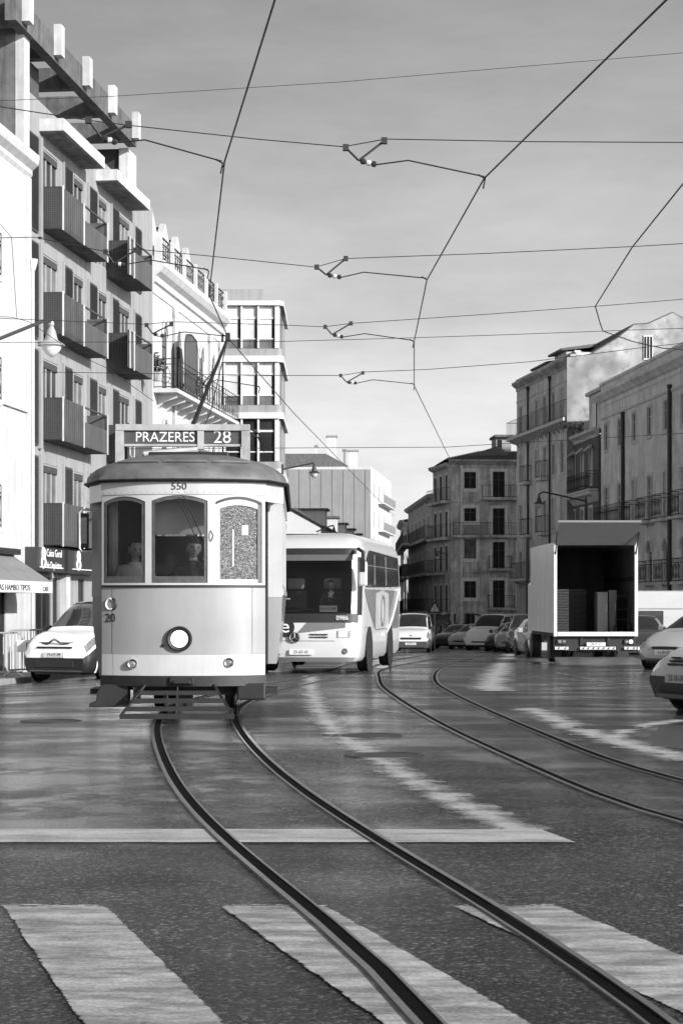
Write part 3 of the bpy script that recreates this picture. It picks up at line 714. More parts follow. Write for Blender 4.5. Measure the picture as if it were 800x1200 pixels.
def leaf_cloud(c, r, n, size):
    mb = MB()
    for _ in range(n):
        d = Vector((random.gauss(0, 1), random.gauss(0, 1), random.gauss(0, 1))).normalized() * random.random() ** .45
        p = Vector((c[0] + d.x * r[0], c[1] + d.y * r[1], c[2] + d.z * r[2])); a = Vector((random.gauss(0, 1), random.gauss(0, 1), random.gauss(0, 1))).normalized(); q = a.orthogonal().normalized()
        mb.quad(p - a * size, p + q * size * .4, p + a * size, p - q * size * .4)
    return mb
def potted(name, label, f, px, z, d, w):
    u = f.u(px, d); t = thing(name, label, 'plant', (f.root.matrix_basis @ Vector((u, -d, z))))
    part('pot', MB().lathe([(.13, 0), (.19, .28), (.2, .3), (.17, .3)], (0, 0, 0), n=10), M_cwall, t)
    part('foliage', leaf_cloud((0, 0, .55), (w, w * .7, .42), 90, .13), M_plant, t)
potted('potted_plant', 'dark bushy potted plant at the near end of the white house balcony', fc, 184, z_b, .6, .4)
potted('potted_plant', 'larger dark potted plant under the shaped panel on the white house balcony', fc, 226, z_b, .45, .6)

# ---- (d) pale block with rounded glazed bay facing the camera
Yd = 103.0
P = lambda px: ((px - 400) * Yd / FPX, Yd)
fd = Facade('bay_block', 'pale apartment block with rounded corner and bands of wide glazing', P(236), P(331))
sd = Yd / FPX
def zd_(py): return CZ + (HOR - py) * sd - fd.zb
M_dpane = mat('blind_behind_glass', 0.52, 0.12, amt=0.12, scale=1.2, streak=0.15)
Ld = fd.L
def rounded(u0, u1, proj, r, z0, z1, ext=9.0):
    """plan outline with a rounded right-hand corner"""
    pts = [(u0, -proj)] + [(u1 - r + r * math.sin(t * math.pi / 12), -proj + r - r * math.cos(t * math.pi / 12)) for t in range(0, 7)] + [(u1, ext), (u0, ext)]
    mb = MB(); mb.prism([(x, y, z0) for x, y in pts], (0, 0, z1 - z0)); return mb
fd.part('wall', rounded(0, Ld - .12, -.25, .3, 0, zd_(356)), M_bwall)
for i in range(5):
    o = 66.3 * i
    zs_, zt_ = zd_(358 + o), zd_(352.5 + o) if i == 0 else zd_(417 + 66.3 * (i - 1))
    fd.part('floor_slab', rounded(-.3, Ld + .06, .12, .35, zs_, zt_ if i else zd_(352.5)), M_farw, smooth=False)
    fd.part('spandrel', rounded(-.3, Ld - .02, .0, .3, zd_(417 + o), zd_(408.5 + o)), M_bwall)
    lower = i >= 2  # lower floors take dark panes in place of the shade there
    ms = [236, 249, 263, 283, 302.5, 322]
    for k in range(len(ms) - 1):
        u0, u1 = fd.u(ms[k]) + .06, fd.u(ms[k + 1]) - .06
        gap = (u1 - u0) * .15
        w = fd.part('window', MB().box(u0, u1, .1, .14, zd_(397.5 + o), zd_(396 + o)).box(u0, u1, .1, .14, zd_(373.5 + o), zd_(371 + o)).box(u0 - .1, u0, -.02, .2, zd_(408 + o), zd_(358.2 + o)), M_farw)
        for (ya, yb, uu) in ((371, 358.6, u1), (396, 373.5, u1 - gap), (408, 398, u1)):
            fd.part('pane', MB().box(u0 + .01, uu, .15, .165, zd_(ya + o), zd_(yb + o)), (M_pane if lower else (M_pane2 if ya == 408 else M_dpane)), w)
        fd.part('pane', MB().box(u1 - gap, u1, .2, .21, zd_(396 + o), zd_(373.5 + o)), M_pane, w)
    fd.part('corner_pier', MB().box(fd.u(322), fd.u(327), .0, .2, zd_(408 + o), zd_(358.3 + o)), M_farw)
    fd.part('window', MB().box(Ld - .13, Ld - .1, .5, 4.0, zd_(406 + o), zd_(360 + o)), M_pane)
fd.part('penthouse', MB().box(fd.u(249), fd.u(307.5), .8, 5, zd_(357), zd_(336)), M_bwall)

# ---- (e) far left: low white terrace with dormers, then a grey fire wall with a white front
Pe0, Pe1 = ((338 - 400) * 112 / FPX, 112), ((432 - 400) * 215 / FPX, 215)
fe = Facade('white_terrace', 'long low white terrace with small dormers seen over the coach roof', Pe0, Pe1)
ze = fe.z(344, 598)
for k in range(14):
    c = fe.L * (k + .5) / 14
    for zz in (ze - 3.2, ze - 6.4): fe.window(c - .6, c + .6, zz, zz + 1.7, M_frame, M_pane, 1, 0)
fe.walls(0, fe.L, 0, ze, M_farw, 8)
fe.part('roof', MB().prism([(0, -.35, ze), (0, 8, ze), (0, 4, ze + .7)], (fe.L, 0, 0)), M_farw)
for k in range(5):
    c = fe.L * (k * .13 + .36)
    d = fe.part('dormer', MB().box(c - 1.0, c + 1.0, .3, 3, ze + .05, ze + 1.5), M_farw)
    fe.part('dormer_roof', MB().box(c - 1.2, c + 1.2, .1, 3.2, ze + 1.503, ze + 1.66), M_rooft, d)
Yf = 232.0
Pf = lambda px, Y=Yf: ((px - 400) * Y / FPX, Y)
ff = Facade('grey_firewall_building', 'tall building with a blank grey side wall and chimneys on the left skyline', Pf(318), Pf(434))
zf_ = ff.z(400, 550)
ff.walls(0, ff.L, 0, zf_, M_fard, 40, roof=True)
for k in range(9):
    c = ff.L * (k + .5) / 9; ff.part('wall_joint', MB().box(c - .03, c + .03, -.02, -.002, 0, zf_), M_dwall)
ff.part('roof', MB().prism([(0, 1, zf_ + .01), (ff.L * .85, 1, zf_ + .01), (ff.L * .55, 1, zf_ + 1.9), (0, 1, zf_ + 1.9)], (0, 14, 0)), M_rooft)
for (p0, p1, y1, m) in ((383, 394, 511, M_farw), (408, 419, 528, M_farw), (402, 405, 527, M_fard), (369, 371, 522, M_farw), (361, 367, 533, M_dwall), (334, 338, 535, M_dwall)):
    z1 = ff.z(400, y1)
    ch = ff.part('chimney', MB().box(ff.u(p0), ff.u(p1), 1.5, 2.8, zf_ + .02, z1), m)
    ff.part('chimney_cap', MB().box(ff.u(p0) - .12, ff.u(p1) + .12, 1.4, 2.9, z1 + .002, z1 + .2), M_fard, ch)
fg = Facade('white_far_block', 'narrow white apartment front at the far end of the left side', Pf(434.3), (Pf(458, 262)))
zg_ = fg.z(436, 548)
uc = [fg.u(x) for x in (438.5, 444, 450, 455)]
zr = [fg.z(446, y) for y in (590, 622, 650, 680)]
for z0 in zr:
    for c in uc: fg.window(c - 1.0, c + .9, z0, z0 + 1.9, M_frame, M_pane2 if random.random() < .5 else M_pane, 1, 0)
    fg.balcony(uc[1] - 1.4, uc[3] + 1.6, z0 - .1, .8, 1.0, M_farw, M_fard, step=.3)
fg.walls(0, fg.L, 0, zg_, M_farw, 12)
Yh = 300.0
for (p0, p1, y1, lab, roofy) in ((424, 480, 668, 'small pale house with dark roof closing the far end of the street', 655), ):
    fh = Facade('far_house', lab, ((p0 - 400) * Yh / FPX, Yh), ((p1 - 400) * Yh / FPX, Yh))
    z1 = fh.z(450, y1)
    for px in (462, 470): fh.window(fh.u(px) - .5, fh.u(px) + .5, z1 - 2.6, z1 - 1.1, M_frame, M_pane, 1, 0)
    fh.walls(0, fh.L, 0, z1, M_farw, 9); fh.part('roof', MB().prism([(-.3, -.4, z1), (fh.L + .3, -.4, z1), (fh.L * .5, 4, fh.z(450, roofy))], (0, 5, 0)), M_rooft)

# ---- right side
fr1 = Facade('neoclassical_building', 'pale grey neoclassical building with iron balconies at the right edge', (RX(117.4), 117.4), (RX(84), 84))
upc = [fr1.u(x) for x in (710, 779.7)]; pitch = (upc[1] - upc[0]) / 4
c0 = upc[0]
zp_t, zc_b = fr1.z(760, 425), fr1.z(760, 453)
zw = [(fr1.z(760, 511), fr1.z(760, 477)), (fr1.z(761, 611), fr1.z(761, 557)), (fr1.z(762, 683), fr1.z(762, 636))]
ncol = 12
for k in range(ncol):
    c = c0 + k * pitch
    if c > fr1.L - 1: break
    fr1.window(c - .42, c + .42, zw[0][0], zw[0][1], M_frame, M_pane, 1, 1, surround=M_stone, sw=.16)
    fr1.window(c - .5, c + .5, zw[1][0], zw[1][1] - .02, M_frame, random.choice((M_pane3, M_pane2)), 1, 1, surround=M_stone, sw=.17, sill=False)
    fr1.window(c - .5, c + .5, zw[2][0], zw[2][1], M_frame, M_pane, 1, 1, arch=.5, din=.14)
    mb = MB(); mb.tube([(c + .6 * math.cos(math.pi * q / 8), -.03, zw[2][1] - .5 + .62 * math.sin(math.pi * q / 8)) for q in range(9)], .07, 4); fr1.part('arch_moulding', mb, M_stone)
    fr1.window(c - .55, c + .55, 0.7, 3.0, M_framed, M_pane, 1, 1, din=.14)
    if k >= 2:
        fr1.balcony(c - 1.05, c + 1.05, zw[1][0], .55, 1.25, M_stone, fancy=True, step=.27); fr1.balcony(c - .95, c + .95, zw[2][0], .45, 1.15, M_stone, fancy=True, step=.27)
fr1.balcony(.3, c0 + 1.5 * pitch, zw[1][0], .55, 1.25, M_stone, fancy=True, step=.27)
fr1.walls(0, fr1.L, 0, zp_t, M_rwall, 12)
fr1.cornice(-.15, fr1.L, zc_b, M_rwall, ((0.04, 0.0), (0.04, 0.25), (0.16, 0.32), (0.3, 0.5), (0.42, 0.62), (0.42, 0.78)))
fr1.part('coping', MB().box(-.08, fr1.L, -.09, .4, zp_t + .002, zp_t + .16), M_rwall)
fr1.part('string_course', MB().box(0, fr1.L, -.06, -.002, zc_b - .75, zc_b - .62), M_stone)
for px in (731, 786): fr1.pipe(fr1.u(px), 1.0, fr1.z(px, 484 if px == 731 else 452), M_dark, .11)
for k in range(3): fr1.pipe(fr1.u(786) + (k + 1) * 4 * pitch, 1.0, fr1.z(786, 452), M_dark, .11)

frn = Facade('narrow_house', 'narrow dark house with white cornice and three shaded windows between two larger fronts', (RX(124.6) - .1, 124.6), (RX(117.6) - .1, 117.6))
cxs = [frn.u(x) for x in (672, 682, 692)]
z_nc = frn.z(680, 517)
z1a, z1b = frn.z(682, 577), frn.z(682, 531); z2a, z2b = frn.z(682, 626), frn.z(682, 597)
for c in cxs:
    w = frn.window(c - .42, c + .42, z1a + .35, z1b, M_frame, M_pane3, 1, 0, surround=M_stone, sw=.1)
    frn.part('canopy', MB().hexa([(c - .55, -.4, z1b - .05), (c + .55, -.4, z1b - .05), (c + .5, -.04, z1b + .1), (c - .5, -.04, z1b + .1)], [(c - .55, -.4, z1b), (c + .55, -.4, z1b), (c + .5, -.04, z1b + .32), (c - .5, -.04, z1b + .32)]), M_farw, w)
    frn.window(c - .42, c + .42, z2a, z2b, M_frame, M_pane2, 1, 1, surround=M_stone, sw=.14)
    frn.window(c - .42, c + .42, .8, 3.2, M_framed, M_pane, 1, 1)
frn.walls(0, frn.L, 0, z_nc, M_dwall, 9)
frn.cornice(0, frn.L, z_nc - .1, M_farw, ((0.05, 0.0), (0.1, 0.18), (0.35, 0.34), (0.35, 0.5)))
frn.cornice(0, frn.L, z1a - .75, M_farw, ((0.05, 0.0), (0.3, 0.3), (0.55, 0.42), (0.55, 0.6)), name='balcony_moulding')
frn.balcony(.15, frn.L - .12, z1a, .55, 1.05, M_farw, fancy=True, step=.27, th=.12)
frn.part('terrace_wall', MB().box(.1, frn.L - .1, .5, .7, z_nc + .41, z_nc + 1.3), M_cwall)
td = frn.part('roof_room', MB().box(frn.u(684), frn.u(700), .3, 3.5, z_nc + .42, frn.z(692, 461)), M_rwall2)
frn.part('room_cornice', MB().box(frn.u(684) - .2, frn.u(700) + .1, .1, 3.7, frn.z(692, 461) + .003, frn.z(692, 457)), M_farw, td)
frn.part('room_window', MB().box(frn.u(688), frn.u(693), .25, .297, z_nc + .6, frn.z(692, 472)), M_pane, td)
potted('potted_plant', 'dark climbing plant on the roof terrace of the narrow house', frn, 676, z_nc + .42, -.2, .9)

fr2 = Facade('gabled_apartment_house', 'four-storey grey apartment house with dormers and a big mottled gable wall', (12.45, 141.6), (RX(124.8) + .05, 124.8))
cols = [fr2.u(x) for x in (610, 617, 624, 632, 641, 650, 657)]
def zr2(py): return fr2.z(652, py)
rw = [(zr2(497), zr2(458)), (zr2(556), zr2(519)), (zr2(622), zr2(583)), (zr2(676), zr2(642))]
n2 = len(cols)
cols = [fr2.L * (k + .55) / n2 for k in range(n2)]
for i, (z0, z1) in enumerate(rw):
    for k, c in enumerate(cols):
        fr2.window(c - .42, c + .42, z0, z1, M_frame, random.choice((M_pane, M_pane2, M_pane2, M_pane3)), 1, 1, surround=M_stone, sw=.13, sill=(i > 0))
        if i in (1, 2) and k in (1, 3): fr2.balcony(c - .85, c + .85, z0, .5, 1.1, M_stone, step=.38, th=.2)
fr2.balcony(.1, fr2.L - .1, rw[0][0], .8, 1.1, M_stone, step=.38, th=.22, brackets=14)
fr2.balcony(.3, fr2.L * .62, rw[3][0], .6, 1.1, M_stone, step=.38, th=.2, brackets=5)
z2c = zr2(437); z2t = zr2(424)
fr2.walls(0, fr2.L, 0, z2t, M_rwall2, 11)
fr2.cornice(-.1, fr2.L, z2c, M_cwall, ((0.04, 0.0), (0.04, 0.2), (0.35, 0.45), (0.35, 0.62)))
fr2.part('coping', MB().box(-.06, fr2.L + .02, -.08, .3, z2t + .002, z2t + .12), M_stone)
fr2.part('string_course', MB().box(0, fr2.L, -.05, -.002, z2c - .8, z2c - .7), M_stone)
for px in (619.5, 645): fr2.pipe(fr2.u(px), 1, z2c - .1, M_dark, .07)
# gable: rough end wall facing the camera, stepping up with the roof behind
gy = [(663.5, 419), (691, 416), (721, 398), (742, 381), (758, 380), (787, 367), (812, 380), (870, 420)]
Yg = 124.8
pts = [((px - 400) * Yg / FPX, Yg, CZ + (HOR - py) * Yg / FPX) for px, py in gy]
inv = Matrix.Translation(fr2.root.location) @ Matrix.Rotation(fr2.root.rotation_euler.z, 4, 'Z'); inv = inv.inverted()
loc = [inv @ Vector(p) for p in pts]
base = [inv @ Vector((pts[-1][0], Yg, fr2.zb)), inv @ Vector((pts[0][0] + .02, Yg, fr2.zb))]
back = (inv.to_3x3() @ Vector((-1.5, 13, 0)))
pro = inv.to_3x3() @ Vector((0, -.12, 0))
fr2.part('gable_wall', MB().prism([p + pro for p in loc + base], -pro * .95 + pro * 0), M_gable)
rb = [inv @ Vector((pts[-1][0], Yg, pts[0][2] - 1.0)), inv @ Vector((pts[0][0] + 1.0, Yg, pts[0][2] - 1.0))]
lo2 = [inv @ Vector((pts[0][0] + 1.0, Yg, pts[0][2]))] + loc[1:]
fr2.part('roof', MB().prism([p + Vector((0, 0, .1)) for p in lo2] + rb, back), M_rooft)
gw = fr2.part('gable_vent', MB().prism([inv @ Vector(((px - 400) * Yg / FPX, Yg - .16, CZ + (HOR - py) * Yg / FPX)) for px, py in ((753, 422), (764, 422), (764, 393), (753, 393))], pro * .3), M_stone)
for q in (755, 758.5, 762): fr2.part('vent_slot', MB().prism([inv @ Vector(((px - 400) * Yg / FPX, Yg - .2, CZ + (HOR - py) * Yg / FPX)) for px, py in ((q - .9, 420), (q + .9, 420), (q + .9, 395), (q - .9, 395))], pro * .3), M_pane, gw)
for (p0, p1, ytop) in ((615, 628, 441), (627, 646, 428), (648, 664, 412)):
    u0, u1 = fr2.u(p0 + 1.5, -1), fr2.u(p1 - 1, -1); zt2 = fr2.z((p0 + p1) / 2, ytop + 3, -1)
    d = fr2.part('dormer', MB().box(u0, u1, 1.0, 4.0, z2t, zt2), M_rwall2)
    fr2.part('dormer_roof', MB().hexa([(u0 - .3, .6, zt2 + .002), (u1 + .3, .6, zt2 + .002), (u1 + .3, 5, zt2 + .5), (u0 - .3, 5, zt2 + .5)], [(u0 - .3, .6, zt2 + .15), (u1 + .3, .6, zt2 + .15), (u1 + .3, 5, zt2 + .8), (u0 - .3, 5, zt2 + .8)]), M_rooft, d)
    fr2.part('dormer_window', MB().box(u0 + .3, u1 - .3, .95, .998, z2t + .2, zt2 - .2), M_pane, d)

# unseen block, added to throw shade on the corner building
fr3 = Facade('shade_block', 'plain tall block added out of view past the right edge to shade the corner building', (30.0, 140.5), (70.0, 140.5))
fr3.walls(0, fr3.L, 0, 27.0, M_rwall2, 18)

# ---- corner building at the end of the street
Yc = 172.0
pc = Vector(((528 - 400) * Yc / FPX, Yc))
fk = Facade('corner_building', 'weathered dark four-storey corner building with tiled hip roof and iron balconies', pc, ((625 - 400) * (Yc + .4) / FPX, Yc + .4))
def zk(py): return fk.z(550, py)
for (ya, yb, extra) in ((572.5, 553, 0), (611, 595.5, 1), (654.5, 632, 0), (700.5, 681, 0)):
    fk.window(fk.u(543.5), fk.u(557.5), zk(ya), zk(yb), M_framed, random.choice((M_pane2, M_pane)), 1, 1, surround=M_stone, sw=.3)
    if extra: fk.part('infill_panel', MB().box(fk.u(543.5), fk.u(557.5), -.03, -.003, zk(627), zk(612.5)), M_bwall)
for (ya, yb, p0, p1) in ((583, 552.5, 564, 607), (627, 595.5, 530, 607), (666, 635, 571.5, 599), (712, 680, 571, 602)):
    fk.window(fk.u(577), fk.u(591), zk(ya), zk(yb), M_framed, M_pane, 1, 1, surround=M_stone, sw=.24, sill=False)
    fk.window(fk.u(607), fk.u(619), zk(ya), zk(yb), M_framed, M_pane, 1, 1, surround=M_stone, sw=.24, sill=False)
    fk.balcony(fk.u(p0), fk.u(p1), zk(ya) , .6, 1.05, M_cwall, step=.22, th=.22)
ze2 = zk(541)
for (p0, p1) in ((545, 556), (578, 592)): fk.window(fk.u(p0), fk.u(p1), .7, 3.0, M_framed, M_pane, 1, 0)
fk.walls(0, fk.L, 0, ze2, M_cwall, 6)
fk.cornice(-.2, fk.L, ze2 - .25, M_cwall, ((0.05, 0.0), (0.3, 0.2), (0.45, 0.3), (0.45, 0.42)))
for px in (540,): fk.pipe(fk.u(px), .8, ze2 - .4, M_stone, .09)
for k, py in enumerate((588, 632, 671, 717)): fk.part('string_course', MB().box(0, fk.L, -.08, -.002, zk(py), zk(py) + .22), M_cwall)
text('graffiti', 'ESUD', 1.5, M_text, fk.root, (fk.u(536), -.03, zk(727)), xs=1.3)
# left wings, turning back along the street
P1 = Vector(((507 - 400) * 179.5 / FPX, 179.5)); P2 = Vector(((478 - 400) * 211 / FPX, 211))
def wing(name, label, A, B_, colpx, top_py, refpx, rows, bal, roofh):
    f = Facade(name, label, A, B_)
    for (ya, yb) in rows:
        for px in colpx:
            c = f.u(px); f.window(c - .55, c + .55, f.z(refpx, ya), f.z(refpx, yb), M_framed, random.choice((M_pane, M_pane, M_pane2)), 1, 1, surround=M_stone, sw=.18, sill=False)
    for (p0, p1, y) in bal:
        ua_, ub_ = f.u(p0), f.u(p1); f.balcony(min(ua_, ub_), max(ua_, ub_), f.z(refpx, y), .7, 1.1, M_cwall, step=.5, th=.25)
    zt_ = f.z(refpx, top_py); f.walls(0, f.L, 0, zt_, M_cwall, 0.5)
    f.cornice(0, f.L, zt_ - .2, M_cwall, ((0.05, 0.0), (0.4, 0.2), (0.45, 0.4)))
    f.part('roof', MB().prism([(0, -.5, zt_ + .21), (0, 6.5, zt_ + .21), (0, 4.5, zt_ + roofh)], (f.L - 1.0, 0, 0)), M_rooft)
    return f
wing('corner_wing', 'dark chamfered side wing of the corner building with stacked balconies', P1, pc - Vector((.06, -.05)), (510, 516.5, 523), 549, 515, ((589, 559), (631, 601), (670, 641), (716, 686), (752, 733)), ((508, 527, 589), (508, 527, 631), (508, 521, 671), (508, 527, 717)), 1.8)
wing('side_terrace', 'long dark terrace with three tiers of continuous balconies left of the corner building', P2, P1 - Vector((.03, -.05)), (483, 487.5, 492, 497, 502), 589, 495, ((634, 609), (672, 648), (714, 690), (748, 733)), ((479, 506, 634.5), (479, 506, 673), (479, 506, 715)), 1.2)
wing('pale_end_house', 'pale narrow house with overhanging cornice at the end of the dark terrace', Vector(((469 - 400) * 232 / FPX, 232)), P2 + Vector((-.4, 1.2)), (473, 477), 606, 476, ((640, 618), (676, 655), (716, 695)), ((470, 480, 641), (470, 480, 677), (470, 480, 717)), 1.0)
# hip roof of the corner building
zr_ = zk(524)
A = Vector((-.5, -.5, ze2 + .2)); Bq = Vector((fk.L, -.5, ze2 + .2)); Cq = Vector((fk.L, 8.0, ze2 + .2)); Dq = Vector((-.6, 8.0, ze2 + .2)); r1 = Vector((fk.u(570), 5, zr_)); r2 = Vector((fk.L, 5, zr_))
mb = MB(); mb.poly([A, Bq, r2, r1]); mb.poly([Dq, A, r1]); mb.poly([Cq, Dq, r1, r2]); mb.poly([A, Dq, Cq, Bq]); mb.poly([Bq, Cq, r2])
hip = fk.part('roof', mb, M_rooft)
mb = MB()
for k in range(46):
    u = A.x + (Bq.x - A.x) * k / 45; t = min(1.0, max(0.0, (u - A.x) / (r1.x - A.x))); e = Vector((u, -.5, ze2 + .23)); q = e.lerp(Vector((u, 5, zr_ + .03)), t)
    if t > .02: mb.tube((e, q), .07, 4)
fk.part('tile_ridges', mb, M_rooft, hip, kind='stuff')
pent = fk.part('roof_lantern', MB().box(fk.u(588), fk.u(606), 4, 7, zr_ - .4, zk(508)), M_bwall)
fk.part('lantern_roof', MB().box(fk.u(586), fk.u(608), 3.6, 7.4, zk(508) + .003, zk(505)), M_rooft, pent)
fk.part('lantern_window', MB().box(fk.u(590), fk.u(595), 3.95, 3.998, zr_ + .1, zk(511)), M_pane, pent)
# ---------------------------------------------------------------- people
M_skin = mat('skin', 0.33, 0.5, amt=0.08, scale=8); M_hair = mat('dark_hair', 0.015, 0.6, amt=0.3); M_jacket = mat('dark_jacket', 0.03, 0.8, amt=0.5, scale=9, bump=0.5, bscale=18)
M_shirt = mat('pale_shirt', 0.6, 0.7, amt=0.1); M_eye = mat('eye_dark', 0.03, 0.3, amt=0.0)
def skinned(verts, edges, radii, sub=2):
    """grow one surface over a jointed skeleton and return it as a mesh"""
    me = bpy.data.meshes.new('limbs'); me.from_pydata(verts, edges, []); o = bpy.data.objects.new('limbs', me); COL.objects.link(o)
    md = o.modifiers.new('skin', 'SKIN'); md.use_smooth_shade = True
    for k, r in enumerate(radii): me.skin_vertices[0].data[k].radius = (r, r) if not isinstance(r, tuple) else r
    me.skin_vertices[0].data[0].use_root = True
    sb = o.modifiers.new('sub', 'SUBSURF'); sb.levels = sub; sb.render_levels = sub
    bpy.context.view_layer.update()
    out = bpy.data.meshes.new_from_object(o.evaluated_get(bpy.context.evaluated_depsgraph_get()))
    bpy.data.objects.remove(o); return out
def head_mesh(h=0.235):
    """head facing -y, chin at z=0"""
    bm = bmesh.new(); bmesh.ops.create_uvsphere(bm, u_segments=40, v_segments=30, radius=0.5)
    for v in bm.verts:
        x, y, z = v.co; t = z + .5
        w = 0.66 * (0.80 + 0.34 * min(1, t * 1.7) - .10 * max(0, t - .62)); d = 0.84
        nx, ny, nz = x * w, y * d, z
        if t < .42: nx *= 0.74 + .26 * (t / .42) ; ny = ny * (0.92 + .08 * t) if y < 0 else ny * (0.55 + 1.07 * t)
        if y < 0:
            nose = math.exp(-((nx / .055) ** 2) - ((t - .40) / .085) ** 2); ny -= 0.10 * nose
            br = math.exp(-((nx / .055) ** 2) - ((t - .50) / .12) ** 2); ny -= .03 * br
            for sx in (-1, 1):
                ny += .045 * math.exp(-(((nx - sx * .125) / .075) ** 2) - ((t - .53) / .05) ** 2)
                ny -= .02 * math.exp(-(((nx - sx * .12) / .1) ** 2) - ((t - .61) / .04) ** 2)
            ny -= .035 * math.exp(-((nx / .11) ** 2) - ((t - .22) / .05) ** 2) - .03 * math.exp(-((nx / .13) ** 2) - ((t - .255) / .02) ** 2)
            ny -= .04 * math.exp(-((nx / .1) ** 2) - ((t - .07) / .07) ** 2)
        else: ny *= 1.05
        v.co = (nx * h, ny * h, (nz + .5) * h)
    for f in bm.faces: f.smooth = True
    for sx in (-1, 1):
        r = bmesh.ops.create_uvsphere(bm, u_segments=10, v_segments=8, radius=1.0)
        for v in r['verts']: v.co = (sx * (.352 + v.co.x * .03) * h, (.03 + v.co.y * .07) * h, (.46 + v.co.z * .13) * h)
        r = bmesh.ops.create_uvsphere(bm, u_segments=8, v_segments=6, radius=1.0)
        for v in r['verts']: v.co = (sx * .125 * h + v.co.x * .062 * h, -.356 * h + v.co.y * .03 * h, (.535 + v.co.z * .036) * h)
        for f in {f for v in r['verts'] for f in v.link_faces}: f.material_index = 1
        r = bmesh.ops.create_cube(bm, size=1.0)
        for v in r['verts']: v.co = (sx * .13 * h + v.co.x * .17 * h, -.385 * h + v.co.y * .03 * h, (.612 + v.co.z * .036 - abs(v.co.x) * 0) * h)
        for f in {f for v in r['verts'] for f in v.link_faces}: f.material_index = 1
    r = bmesh.ops.create_cube(bm, size=1.0)
    for v in r['verts']: v.co = (v.co.x * .22 * h, -.408 * h + v.co.y * .03 * h, (.255 + v.co.z * .022) * h)
    for f in {f for v in r['verts'] for f in v.link_faces}: f.material_index = 1
    me = bpy.data.meshes.new('head'); bm.to_mesh(me); bm.free(); return me
def hair_mesh(h=0.235, rec=0.0):
    bm = bmesh.new(); bmesh.ops.create_uvsphere(bm, u_segments=28, v_segments=20, radius=0.5); kill = []
    for v in bm.verts:
        x, y, z = v.co; t = z + .5; lim = .80 - rec if y < -.22 else (.60 if y < .05 else .28)
        if t < lim: kill.append(v)
        v.co = (x * .76 * h, (y * .90 + .012) * h, (z * 1.06 + .525) * h)
    bmesh.ops.delete(bm, geom=kill, context='VERTS')
    for f in bm.faces: f.smooth = True
    me = bpy.data.meshes.new('hair'); bm.to_mesh(me); bm.free(); me.materials.append(M_hair); return me
def join_meshes(name, items):
    """one continuous mesh from several meshes with transforms"""
    bm = bmesh.new(); mats = []
    for me, mx, ms in items:
        base = len(mats); mats += ms; n0 = len(bm.faces)
        t = me.copy(); t.transform(mx); bm.from_mesh(t); bm.faces.ensure_lookup_table()
        for f in bm.faces[n0:]: f.material_index = base + min(f.material_index, len(ms) - 1)
    out = bpy.data.meshes.new(name); bm.to_mesh(out); bm.free()
    for m in mats: out.materials.append(m)
    return out
def hand(wrist, direction, palm, curl=0.6, side=1):
    """palm and five fingers grown from the wrist"""
    d = Vector(direction).normalized(); p = Vector(palm).normalized(); s = d.cross(p).normalized() * side
    w = Vector(wrist); V = [w, w + d * .04, w + d * .085]; E = [(0, 1), (1, 2)]; Rr = [(.026, .02), (.036, .018), (.038, .016)]
    for k, (o, L) in enumerate(((-.030, .062), (-.010, .072), (.010, .068), (.029, .052))):
        b = w + d * .085 + s * o; i = len(V); ang = curl
        q1 = b + (d * math.cos(ang * .4) + p * math.sin(ang * .4)) * L * .45; q2 = q1 + (d * math.cos(ang) + p * math.sin(ang)) * L * .32; q3 = q2 + (d * math.cos(ang * 1.6) + p * math.sin(ang * 1.6)) * L * .28
        V += [b, q1, q2, q3]; E += [(2, i), (i, i + 1), (i + 1, i + 2), (i + 2, i + 3)]; Rr += [.0105, .0095, .009, .008]
    i = len(V); V += [w + d * .03 - s * .03, w + d * .06 - s * .052 + p * .015, w + d * .09 - s * .05 + p * .03]; E += [(1, i), (i, i + 1), (i + 1, i + 2)]; Rr += [.014, .011, .009]
    return skinned([tuple(v) for v in V], E, Rr, 1)
